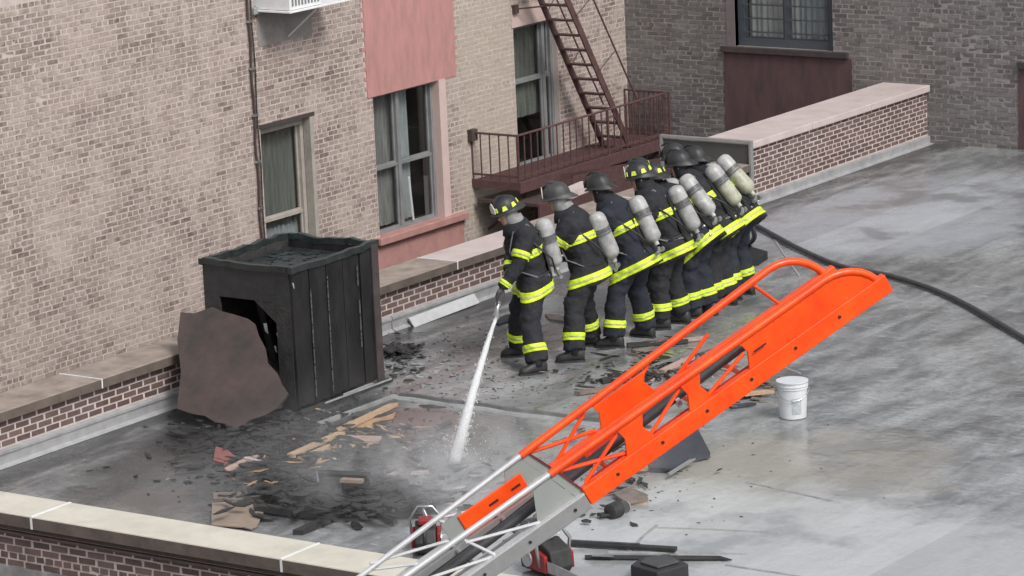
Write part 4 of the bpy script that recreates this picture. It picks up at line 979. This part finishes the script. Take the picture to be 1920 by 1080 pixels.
# ================================================================ WATER
m, t, P, N, L = nmat('water_stream'); wst = m
tr = N.new('ShaderNodeBsdfTransparent'); mx = N.new('ShaderNodeMixShader')
P.inputs['Base Color'].default_value = (.86, .88, .89, 1); P.inputs['Roughness'].default_value = .35
tc = N.new('ShaderNodeTexCoord').outputs['Object']
f = ramp(N, L, noise_n(N, L, mapv(N, L, tc, (4, 4, 2)), 12, 4), [(.25, (.4, .4, .4)), (.6, (.75, .75, .75))])
L.new(f, mx.inputs[0]); L.new(tr.outputs[0], mx.inputs[1]); L.new(P.outputs[0], mx.inputs[2]); L.new(mx.outputs[0], N['Material Output'].inputs[0])
j0 = nozzle + jd * .16; j1 = at(852, 868, .02); pts = []; rad = []
for i in range(25):
    s_ = i / 24; p = j0.lerp(j1, s_); p.z = j0.z * (1 - s_) + j1.z * s_ + .10 * 4 * s_ * (1 - s_) * .5; pts.append(p); rad.append(.019 + .040 * s_ + .002 * math.sin(i * 2.3))
jt = MB().tube(pts, rad, 12)
for v in range(len(jt.v)): jt.v[v] += Vector([noise.noise(jt.v[v] * 7 + Vector((k * 9, 0, 0))) * .006 for k in range(3)])
jt = jt.build('water_jet', wst, smooth=True); tag(jt, 'straight white water jet falling from the nozzle onto the smoking roof', 'water jet')
rd = random.Random(3); q = MB()
for i in range(900):
    s_ = rd.random() ** .3; k = min(24, int(s_ * 24)); p = pts[k]; r_ = rad[k] * rd.uniform(1, 1.7) + (.0 if s_ < .93 else rd.random() ** 2 * .45); a = rd.uniform(0, 6.28); sz = rd.uniform(.002, .005) + (.004 * rd.random() if s_ > .95 else 0)
    c = p + Vector((math.cos(a) * r_, math.sin(a) * r_, rd.uniform(-.02, .02) + (rd.random() ** 2 * .22 if s_ > .93 else 0)))
    q.add([c + Vector((sz, 0, 0)), c + Vector((-sz, 0, 0)), c + Vector((0, sz, 0)), c + Vector((0, -sz, 0)), c + Vector((0, 0, sz * 1.6)), c + Vector((0, 0, -sz * 1.6))], [(0, 2, 4), (2, 1, 4), (1, 3, 4), (3, 0, 4), (2, 0, 5), (1, 2, 5), (3, 1, 5), (0, 3, 5)])
tag(q.build('water_spray', m_white), 'droplets round the water jet and its splash', 'spray', kind='stuff')

# ================================================================ DEBRIS AND TOOLS
rd = random.Random(11)
def slab(name, m, label, cat, pts, th=.02, z=0.0, tilt=None, group=None, parent=None, bevel=0):
    """flat piece lying on the roof, its outline given on the roof plane"""
    g = []
    for i, p in enumerate(pts):
        zz = z + (tilt[i] if tilt else 0); q = at(p[0], p[1], zz); g.append(q)
    c = sum(g, Vector()) / len(g)
    o = MB().prism([q for q in g], (0, 0, th)).build(name, m, parent, loc=(c.x, c.y, 0) if parent is None else None, bevel=bevel)
    if parent is None: tag(o, label, cat, group)
    return o
def plank(name, m, label, cat, a, b, wd, th, z=0.0, z2=None, group=None, broken=True, parent=None):
    A = at(*a, z); B = at(*b, z2 if z2 is not None else z); d = B - A; n = Vector((-d.y, d.x, 0)).normalized() * wd / 2
    k = 7; up = Vector((0, 0, th)); L_, R_ = [], []
    e0 = [rd.uniform(-.04, .05) if broken else 0 for _ in range(4)]
    for i in range(k + 1):
        t_ = i / k; c = A + d * t_; wob = rd.uniform(.9, 1.05)
        L_.append(c + n * wob); R_.append(c - n * wob)
    if broken: L_[0] += d.normalized() * e0[0]; R_[-1] += d.normalized() * e0[1]; L_[-1] -= d.normalized() * abs(e0[2])
    c = (A + B) / 2
    rings = [[L_[i], R_[i], R_[i] + up, L_[i] + up] for i in range(k + 1)]
    o = MB().loft(rings).build(name, m, parent, loc=(c.x, c.y, 0) if parent is None else None, bevel=0)
    if parent is None: tag(o, label, cat, group)
    return o
W_ = 'broken boards round the burnt hole'
plank('lumber', m_wood, 'long pale fresh-broken board running from the smoke toward the shed corner', 'board', (545, 858), (640, 815), .085, .035, .02, group=W_)
plank('lumber', m_wood, 'upper half of the pale split board, ending by the roof seam', 'board', (640, 808), (738, 762), .075, .035, .03, group=W_)
plank('lumber', m_wood, 'second pale board lying just below the long split board', 'board', (565, 862), (650, 826), .06, .03, .0, group=W_)
slab('plywood', m_ply, 'torn orange plywood piece beside the metal strip', 'plywood', [(652, 800), (700, 788), (742, 776), (736, 790), (690, 802), (668, 806)], .02, group=W_)
slab('lumber', m_wood_p, 'pinkish broken plank pointing right beneath the plywood', 'board', [(625, 818), (650, 820), (716, 822), (712, 832), (660, 830), (622, 828)], .025, .01, group=W_)
plank('lumber', m_wood_p, 'short pale board at the left edge below the leaning brown board', 'board', (420, 886), (474, 860), .06, .03, .0, group=W_)
slab('roofing_scrap', M('red_scrap', (.30, .10, .09), (.22, .08, .07)), 'small reddish scrap at the far left below the brown board', 'scrap', [(405, 840), (428, 848), (446, 862), (420, 872), (400, 866)], .02)
slab('wood_chip', m_wood_p, 'single pale wood chip right of the plywood', 'chip', [(712, 802), (718, 803), (730, 813), (726, 815)], .015)
t = thing('edge_strip', 'long grey metal edge strip between the shed and the pale boards', 'strip', at(660, 775))
for dz, dx, mm in ((0, 0, m_seam), (.025, 9, m_seam_d)):
    a, b = at(590 + dx * .5, 802 + dx, 0), at(742, 746 + dx, 0); MB().bar(a + Vector((0, 0, .02)), b + Vector((0, 0, .02)), .045, .04, (0, 1, 0)).build('strip', mm, t)
MB().tube([at(566, 782, .02), at(578, 786, .02), at(588, 796, .02), at(604, 799, .02)], .012, 6).build('bent_end', m_alu, t)
# wet charred heap
def shard(mb, c, s_, flat=.25, el=1.0):
    a = rd.uniform(0, 6.28); n = rd.randint(4, 6); pl = []
    for k in range(n):
        th = 6.283 * k / n + rd.uniform(-.3, .3); r_ = s_ * rd.uniform(.55, 1.1); x, y = math.cos(th) * r_ * el, math.sin(th) * r_
        pl.append(c + Vector((x * math.cos(a) - y * math.sin(a), x * math.sin(a) + y * math.cos(a), rd.uniform(-.2, .2) * s_)))
    mb.prism(pl, (rd.uniform(-.1, .1) * s_, rd.uniform(-.1, .1) * s_, s_ * flat))
def rubble(name, label, m, region, n, smin, smax, h=.03, el=1.4):
    mb = MB()
    for _ in range(n):
        x = rd.gauss(region[0], region[2]); y = rd.gauss(region[1], region[3]); shard(mb, at(x, y, rd.uniform(0, h)), rd.uniform(smin, smax), .3, el)
    o = mb.build(name, m); return tag(o, label, kind='stuff')
rubble('charred_rubble', 'wet charred rubble in the smoke', m_char, (660, 932, 80, 16), 620, .014, .055, .15, 2.8)
rubble('charred_rubble', 'charred rubble under the ladder', m_char, (1010, 965, 60, 18), 90, .02, .07, .04)
rubble('charred_rubble', 'charred bits along the left roof edge', m_char_w, (500, 850, 60, 25), 140, .006, .025, .02, 2.0)
rubble('charred_rubble', 'charred scraps by the shed foot', m_char, (750, 690, 30, 22), 60, .01, .04, .02)
rubble('charred_rubble', 'dark scraps behind the ladder', m_char_w, (1200, 712, 60, 14), 70, .008, .035, .03, 2.2)
rubble('charred_rubble', 'black rubble piled against the shed foot and brown board', m_char, (520, 795, 70, 16), 160, .015, .05, .08, 2)
rubble('charred_splinters', 'burnt laths and splinters heaped round the stump', m_char_w, (660, 930, 85, 20), 130, .012, .045, .14, 5)
rubble('charred_splinters', 'burnt laths and splinters in front of the shed', m_char, (590, 850, 120, 36), 260, .012, .05, .04, 5)
rubble('charred_splinters', 'burnt laths under the orange ladder', m_char, (1080, 870, 90, 40), 130, .010, .035, .04, 5)
rubble('charred_splinters', 'burnt laths behind the ladder near the boots', m_char, (1240, 690, 70, 22), 70, .010, .032, .04, 6)
rubble('splinters', 'brown splinters behind the ladder near the boots', m_wood_grey, (1235, 695, 70, 22), 45, .008, .028, .05, 6)
rubble('splinters', 'pale broken laths behind the ladder', m_wood_p, (1260, 680, 70, 22), 26, .008, .024, .05, 6)
rubble('charred_chips', 'fine black chips strewn between the shed and the burnt heap', m_char_w, (590, 850, 130, 45), 900, .006, .024, .01, 2.2)
rubble('charred_chips', 'fine black chips strewn round the crew and the water jet', m_char_w, (900, 720, 130, 40), 260, .004, .013, .004, 2.2)
rubble('charred_chips', 'fine black chips strewn below the ladder', m_char_w, (1130, 915, 90, 30), 70, .004, .012, .004, 2.2)
rubble('splinters', 'yellow-tan splinters in front of the shed', m_wood, (660, 810, 50, 22), 60, .008, .026, .02, 5)
rubble('splinters', 'tan splinters in the burnt heap', m_ply, (560, 900, 90, 28), 40, .006, .022, .05, 5)
rubble('foam_scraps', 'pale wet membrane scraps across the burnt roof', m_cap_pale, (770, 900, 80, 30), 45, .01, .03, .02, 3)
rubble('foam_scraps', 'white foam and foil scraps by the shed foot', m_seam, (790, 690, 60, 18), 60, .01, .035, .01, 2)
rubble('ash_flakes', 'pale ash and foam flakes on the burnt roof', m_alu, (760, 880, 110, 45), 150, .006, .022, .02)
rubble('ash_flakes', 'pale flakes strewn over the wet roof', m_seam, (960, 720, 150, 35), 130, .005, .018, .005)
rubble('splinters', 'wood splinters round the bucket', m_wood_grey, (1400, 725, 45, 14), 60, .012, .045, .03, 2.2)
rubble('splinters', 'pale splinters along the boards', m_wood, (640, 835, 60, 22), 45, .006, .02, .01, 2.6)
rubble('wet_litter', 'dark litter specks on the open roof', m_seam_d, (1280, 850, 170, 90), 45, .004, .016, .004)
rubble('wet_litter', 'dark litter specks beside the parapet', m_seam_d, (860, 650, 90, 25), 80, .005, .022, .006)
CT_ = 'charred timbers on the roof'
plank('charred_beam', m_char, 'longest charred beam, lying level across the front of the burnt heap', 'beam', (560, 966), (818, 962), .10, .07, .02, .05, group=CT_)
plank('charred_beam', m_char, 'charred beam at the left end of the heap, its top end raised', 'beam', (482, 957), (600, 972), .09, .06, .02, group=CT_)
plank('charred_beam', m_char_w, 'slanting charred plank with pale edge, left of the raised stump', 'beam', (502, 930), (606, 962), .10, .05, .06, .04, group=CT_)
plank('charred_beam', m_char, 'crooked charred piece sticking out toward the front coping', 'beam', (622, 975), (560, 1003), .09, .05, .02, .0, group=CT_)
plank('charred_beam', m_char, 'short charred crosspiece under the pale broken stump', 'beam', (600, 905), (690, 908), .06, .05, .16, .16, group=CT_)
t = thing('charred_stump', 'charred timber stump standing in the smoke with a pale broken top', 'stump', at(640, 960))
MB().bar(at(632, 958, 0), at(640, 905, .20), .12, .07).build('post', m_char, t)
MB().bar(at(596, 888, .22), at(692, 893, .24), .07, .05, (0, 1, 0)).build('crosspiece', m_char, t)
MB().bar(at(640, 900, .26), at(680, 902, .26), .07, .03, (0, 1, 0)).build('broken_face', m_tan, t)
MB().bar(at(594, 885, .24), at(597, 904, .18), .012, .012).build('nail_strip', m_metal, t)
slab('cardboard_sheet', m_tan, 'wet brown sheet with ragged right edge on the front coping, far left', 'sheet', [(398, 945), (452, 942), (488, 950), (494, 962), (482, 988), (470, 994), (455, 990), (396, 986)], .012, .015)
slab('roofing_scrap', m_wood_grey, 'thin pinkish-grey strip lying above the wet brown sheet', 'scrap', [(400, 926), (470, 924), (504, 932), (500, 938), (440, 940), (400, 938)], .015)
slab('metal_scrap', m_alu, 'bright bent metal scrap at the parapet foot near the shed', 'scrap', [(712, 652), (736, 652), (742, 660), (730, 664)], .02, .03)
rubble('charred_rubble', 'black scorched clump by the parapet foot', m_char, (752, 655, 18, 7), 70, .02, .06, .08)
slab('tarp_scrap', m_rubber, 'black flap lying on the roof behind the first firefighter', 'scrap', [(922, 606), (950, 594), (990, 590), (1000, 600), (960, 604), (935, 612)], .03)
slab('lumber', m_wood_grey, 'short brown board between the first two firefighters', 'board', [(1022, 592), (1050, 594), (1062, 600), (1060, 606), (1030, 602)], .025)
slab('blue_sheet', m_slate, 'slate blue sheet folded on the roof below the orange ladder', 'sheet', [(1205, 860), (1262, 812), (1302, 800), (1332, 858), (1296, 868), (1258, 888), (1218, 886)], .05, .0, tilt=[0, .05, .06, .02, .0, .0, 0])
plank('metal_strip', m_alu, 'bent silver strip along the edge of the blue sheet', 'strip', (1252, 892), (1300, 862), .04, .015, .05, .07)
plank('lumber', m_wood, 'short pale board under the blue sheet', 'board', (1198, 882), (1252, 882), .06, .04, .0)
slab('lumber', m_wood_grey, 'grey-brown slab with broken pale end right below the ladder', 'board', [(1150, 930), (1180, 918), (1212, 932), (1216, 940), (1172, 946)], .03, .02)
plank('lumber', m_wood, 'broken pale wood end beside the dark drum below the ladder', 'board', (1176, 946), (1212, 943), .05, .04, .0)
t = thing('charred_can', 'small dark scorched can lying below the ladder', 'can', at(1155, 960))
MB().lathe(at(1142, 960, .07), (at(1170, 950, .07) - at(1142, 960, .07)), [(0, .05), (.01, .07), (.13, .075), (.14, .05)], 14).build('body', m_boot, t, smooth=2)
MB().lathe(at(1172, 950, .07), (at(1170, 950, .07) - at(1142, 960, .07)), [(0, .06), (.012, .06)], 12).build('lid', m_alu, t)
B_ = 'burnt boards strewn behind the ladder'
for i, (a, b, wd, m_, lb) in enumerate([((1176, 650), (1290, 642), .09, m_char, 'burnt black board at the feet of the middle firefighters'),
    ((1190, 662), (1232, 655), .07, m_wood_grey, 'pale-ended stub at the boots of the wide-standing firefighter'),
    ((1215, 648), (1325, 636), .05, m_wood_p, 'thin pinkish lath slanting past the ladder rail'),
    ((1225, 690), (1370, 640), .04, m_alu, 'thin silver strip behind the upper ladder rail'),
    ((1125, 718), (1210, 700), .10, m_char, 'black board behind the orange web plate'),
    ((1240, 700), (1300, 672), .08, m_wood_p, 'pale board glimpsed above the near ladder rail'),
    ((1085, 740), (1160, 728), .06, m_wood_grey, 'brown strip left of the orange ladder rail'),
    ((1330, 690), (1372, 668), .07, m_wood, 'short pale board seen through the ladder'),
    ((1290, 760), (1330, 742), .05, m_ply, 'orange-brown splintered stub seen below the ladder web')]):
    plank('burnt_board', m_, lb, 'board', a, b, wd, .035, .01, group=B_)
for i, (a, b, wd, m_, lb) in enumerate([((1390, 705), (1452, 690), .08, m_wood_p, 'top pale board of the pile beside the bucket'),
    ((1385, 722), (1450, 712), .10, m_wood_grey, 'grey middle board of the pile beside the bucket'),
    ((1395, 742), (1450, 736), .07, m_wood, 'pale splintered lowest board beside the bucket'),
    ((1350, 752), (1420, 742), .07, m_char, 'dark scorched board left of the bucket pile'),
    ((1370, 765), (1410, 760), .05, m_slate, 'bluish strip in front of the board pile')]):
    plank('broken_board', m_, lb, 'board', a, b, wd, .03, .01 + .03 * (3 - min(i, 3)), group='boards beside the white bucket')
# bucket
bp_ = at(1487, 782); 
t = thing('bucket', 'white plastic bucket with grey printed label at the right', 'bucket', bp_)
q = MB(); prof = [(0, .120), (.008, .132), (.36, .150)]; q.lathe(bp_, (0, 0, 1), [(0, .120), (.008, .132), (.372, .150), (.372, .143), (.02, .126)], 28); q.build('pail', m_bucket, t, smooth=2)
q = MB(); 
for z, r_ in ((.30, .155), (.325, .157), (.365, .159)): q.lathe(bp_ + Vector((0, 0, z)), (0, 0, 1), [(0, .140), (.001, r_), (.010, r_), (.011, .140)], 28)
q.build('rim', m_bucket, t, smooth=2)
q = MB(); cam_d = math.atan2(-bp_.y, -bp_.x)
for (a0, a1, z0, z1) in ((-.05, .62, .06, .22),):
    n = 6; vs = []; fs = []
    for i in range(n + 1):
        a = cam_d + a0 + (a1 - a0) * i / n
        for z in (z0, z1): r_ = .134 + (.150 - .132) * z / .36 + .0015; vs.append(bp_ + Vector((math.cos(a) * r_, math.sin(a) * r_, z)))
    for i in range(n): fs.append((2 * i, 2 * i + 2, 2 * i + 3, 2 * i + 1))
    q.add(vs, fs)
q.build('printed_label', m_print, t)
MB().tube([bp_ + Vector((math.cos(a) * .165, math.sin(a) * .165, .30 - .10 * math.sin(max(0, a - cam_d + 1.57)) if 0 <= a - cam_d + 1.57 <= 3.14 else .3)) for a in [cam_d - 1.57 + k * .314 for k in range(11)]], .004, 5).build('handle', m_metal, t)
# long dark tools at the front
T_ = 'long dark tools lying at the front of the roof'
t = thing('pry_bar', 'upper of two long black bars, its blunt end cut square', 'bar', at(1170, 1025), T_)
MB().bar(at(1070, 1018, .03), at(1268, 1030, .03), .075, .035, (0, 1, 0)).build('bar', m_rubber, t, bevel=.006)
MB().bar(at(1070, 1014, .05), at(1200, 1021, .05), .03, .02, (0, 1, 0)).build('grip', m_hosepipe, t, bevel=.004)
t = thing('pry_bar', 'lower long black bar with rounded pointed tip', 'bar', at(1230, 1048), T_)
MB().tube([at(1097, 1045, .02), at(1200, 1046, .02), at(1300, 1047, .02), at(1350, 1047, .02), at(1372, 1050, .02)], [.022, .024, .026, .024, .006], 8).build('bar', m_boot, t, smooth=2)
MB().bar(at(1110, 1042, .045), at(1150, 1043, .045), .02, .006, (0, 1, 0)).build('highlight_strip', m_metal, t)
c = at(1237, 1078)
t = thing('battery_box', 'flat dark box with pitched lid at the bottom edge', 'box', c)
MB().prism([c + Vector((x, y, 0)) for x, y in ((-.28, -.16), (.05, -.26), (.22, .04), (.02, .20), (-.2, .16))], (0, 0, .12)).build('case', m_rubber, t, bevel=.012)
MB().prism([c + Vector((x, y, .121)) for x, y in ((-.2, -.11), (.03, -.18), (.15, .02), (.0, .13), (-.14, .10))], (0, 0, .02)).build('lid', m_hosepipe, t, bevel=.008)
# two power saws
def saw(c, yaw, label, sc=1.0):
    t = thing('power_saw', label, 'saw', c, 'red power saws by the ladder'); X = Vector((math.cos(yaw), math.sin(yaw), 0)); Y = Vector((-X.y, X.x, 0)); Z = Vector((0, 0, 1)); Rm = Matrix((X, Y, Z)).transposed()
    def p(x, y, z): return c + (X * x + Y * y + Z * z) * sc
    def b(x, y, z, dx, dy, dz): return MB().box(p(x, y, z), (dx * sc, dy * sc, dz * sc), Rm)
    MB().prism([p(x, -.09, z) for x, z in ((-.20, .02), (.14, .02), (.19, .08), (.16, .20), (.02, .26), (-.14, .22), (-.22, .12))], Y * .18 * sc).build('housing', m_boot, t, bevel=.012)
    MB().prism([p(x, .092, z) for x, z in ((-.12, .05), (.15, .05), (.14, .17), (.0, .21), (-.10, .17))], Y * .035 * sc).build('side_cover', m_red, t, bevel=.01)
    MB().prism([p(x, -.13, z) for x, z in ((-.12, .05), (.15, .05), (.14, .17), (.0, .21), (-.10, .17))], Y * .035 * sc).build('side_cover', m_red, t, bevel=.01)
    b(-.05, 0, .275, .14, .12, .05).build('air_filter_cover', m_red, t, bevel=.012)
    MB().tube([p(-.20, 0, .12), p(-.33, 0, .14), p(-.38, 0, .21), p(-.30, 0, .28), p(-.16, 0, .25)], .018 * sc, 8).build('rear_handle', m_rubber, t, smooth=True)
    MB().tube([p(.08, -.12, .08), p(.08, -.15, .25), p(.06, -.06, .37), p(.06, .06, .37), p(.08, .14, .25), p(.08, .12, .10)], .014 * sc, 8).build('front_handle', m_metal, t, smooth=True)
    MB().prism([p(x, -.118, z) for x, z in ((.16, .06), (.52, .065), (.56, .09), (.52, .12), (.16, .14))], Y * .012 * sc).build('guide_bar', m_metal, t)
    MB().lathe(p(-.06, -.132, .12), -Y, [(0, .062 * sc), (.012, .058 * sc), (.014, .02 * sc)], 14).build('starter_cover', m_metal, t)
    MB().bar(p(.0, -.02, .262), p(.10, .02, .33), .05 * sc, .01).build('pull_grip', m_white, t)
    return t
saw(at(1028, 1074), R(250), 'red and black power saw in front of the ladder beam beside the long bars', 1.2)
saw(at(800, 1030), R(35), 'red and black power saw behind the lower ladder rails near the front coping')
# coat tail / bag on the roof by the last firefighter
slab('tool_bag', m_gear, 'black canvas bag slumped on the roof beside the last firefighter', 'bag', [(1398, 492), (1402, 462), (1412, 478), (1440, 486), (1422, 498), (1400, 502)], .10, bevel=.01)
plank('coping_block', m_cap_pale, 'pale loose stone lying on the parapet coping behind the second helmet', 'stone', (1058, 372), (1104, 352), .22, .08, .56, broken=False)

# ================================================================ SMOKE
def smoke(name, label, lo, hi, dens, sc, seed, thr=(.42, .75), an=.2, col=(.82, .83, .85)):
    m = bpy.data.materials.new(name + '_air'); m.use_nodes = True; t = m.node_tree; N = t.nodes; L = t.links; N.clear()
    o_ = N.new('ShaderNodeOutputMaterial'); pv = N.new('ShaderNodeVolumePrincipled'); L.new(pv.outputs[0], o_.inputs['Volume'])
    pv.inputs['Color'].default_value = col + (1,); pv.inputs['Anisotropy'].default_value = an
    tc = N.new('ShaderNodeTexCoord'); g = tc.outputs['Generated']
    gx = sep(N, L, g)
    def hump(s_):      # 0 at both faces of the box, 1 in the middle
        a = mth(N, L, 'MULTIPLY', s_, mth(N, L, 'SUBTRACT', 1.0, s_)); return mth(N, L, 'MULTIPLY', a, 4.0)
    h = mth(N, L, 'MULTIPLY', hump(gx[0]), hump(gx[1]))
    vz = mth(N, L, 'SUBTRACT', 1.0, gx[2]); h = mth(N, L, 'MULTIPLY', h, mth(N, L, 'POWER', vz, 1.3))
    mp = N.new('ShaderNodeMapping'); mp.inputs['Location'].default_value = (seed, seed * 2, 0); L.new(tc.outputs['Object'], mp.inputs['Vector'])
    n = noise_n(N, L, mp.outputs[0], sc, 4, .6, .4)
    r = N.new('ShaderNodeMapRange'); r.inputs[1].default_value = thr[0]; r.inputs[2].default_value = thr[1]; L.new(n, r.inputs[0])
    d = mth(N, L, 'MULTIPLY', mth(N, L, 'MULTIPLY', r.outputs[0], h), dens); L.new(d, pv.inputs['Density'])
    o = MB().span(lo, hi).build(name, m, loc=tuple((Vector(lo) + Vector(hi)) / 2)); o.data.materials.clear(); o.data.materials.append(m)
    return tag(o, label, kind='stuff')
smoke('smoke', 'thin grey smoke drifting over the burnt heap', (22.6, 17.4, .01), (26.6, 21.2, .8), .75, 1.6, 3, (.42, .66))
smoke('steam', 'whiter steam curling up where the water jet lands', (23.2, 16.6, .01), (26.5, 19.9, .7), 2.9, 2.8, 5, (.46, .66), col=(.97, .97, .98))
S.cycles.volume_step_rate = 2.0; S.cycles.volume_max_steps = 128
for i, (a, b, wd, m_, lb) in enumerate([
    ((470, 905), (560, 885), .06, m_char, 'black lath left of the burnt stump'),
    ((705, 905), (800, 930), .07, m_char, 'black plank sloping down right of the stump'),
    ((715, 945), (850, 925), .06, m_char_w, 'wet black batten reaching toward the grey ladder rails'),
    ((540, 930), (470, 940), .05, m_wood_grey, 'brown batten above the wet brown sheet'),
    ((770, 890), (812, 888), .05, m_cap_pale, 'small pale block lying in the smoke'),
    ((850, 900), (900, 870), .05, m_alu, 'bright wet strip right of where the jet lands'),
    ((500, 872), (455, 862), .04, m_cap_pale, 'small white strip left of the pale boards'),
    ((650, 742), (700, 722), .03, m_seam, 'thin pale lath along the shed foot'),
    ((930, 965), (1000, 930), .06, m_char, 'black board under the orange warning board of the ladder'),
    ((1120, 880), (1190, 905), .06, m_char, 'black board beneath the ladder beam'),
    ((690, 955), (745, 985), .05, m_char, 'short black stick pointing at the left saw')]):
    plank('burnt_batten', m_, lb, 'batten', a, b, wd, .03, .015 + .01 * (i % 3), group='battens around the burnt heap')
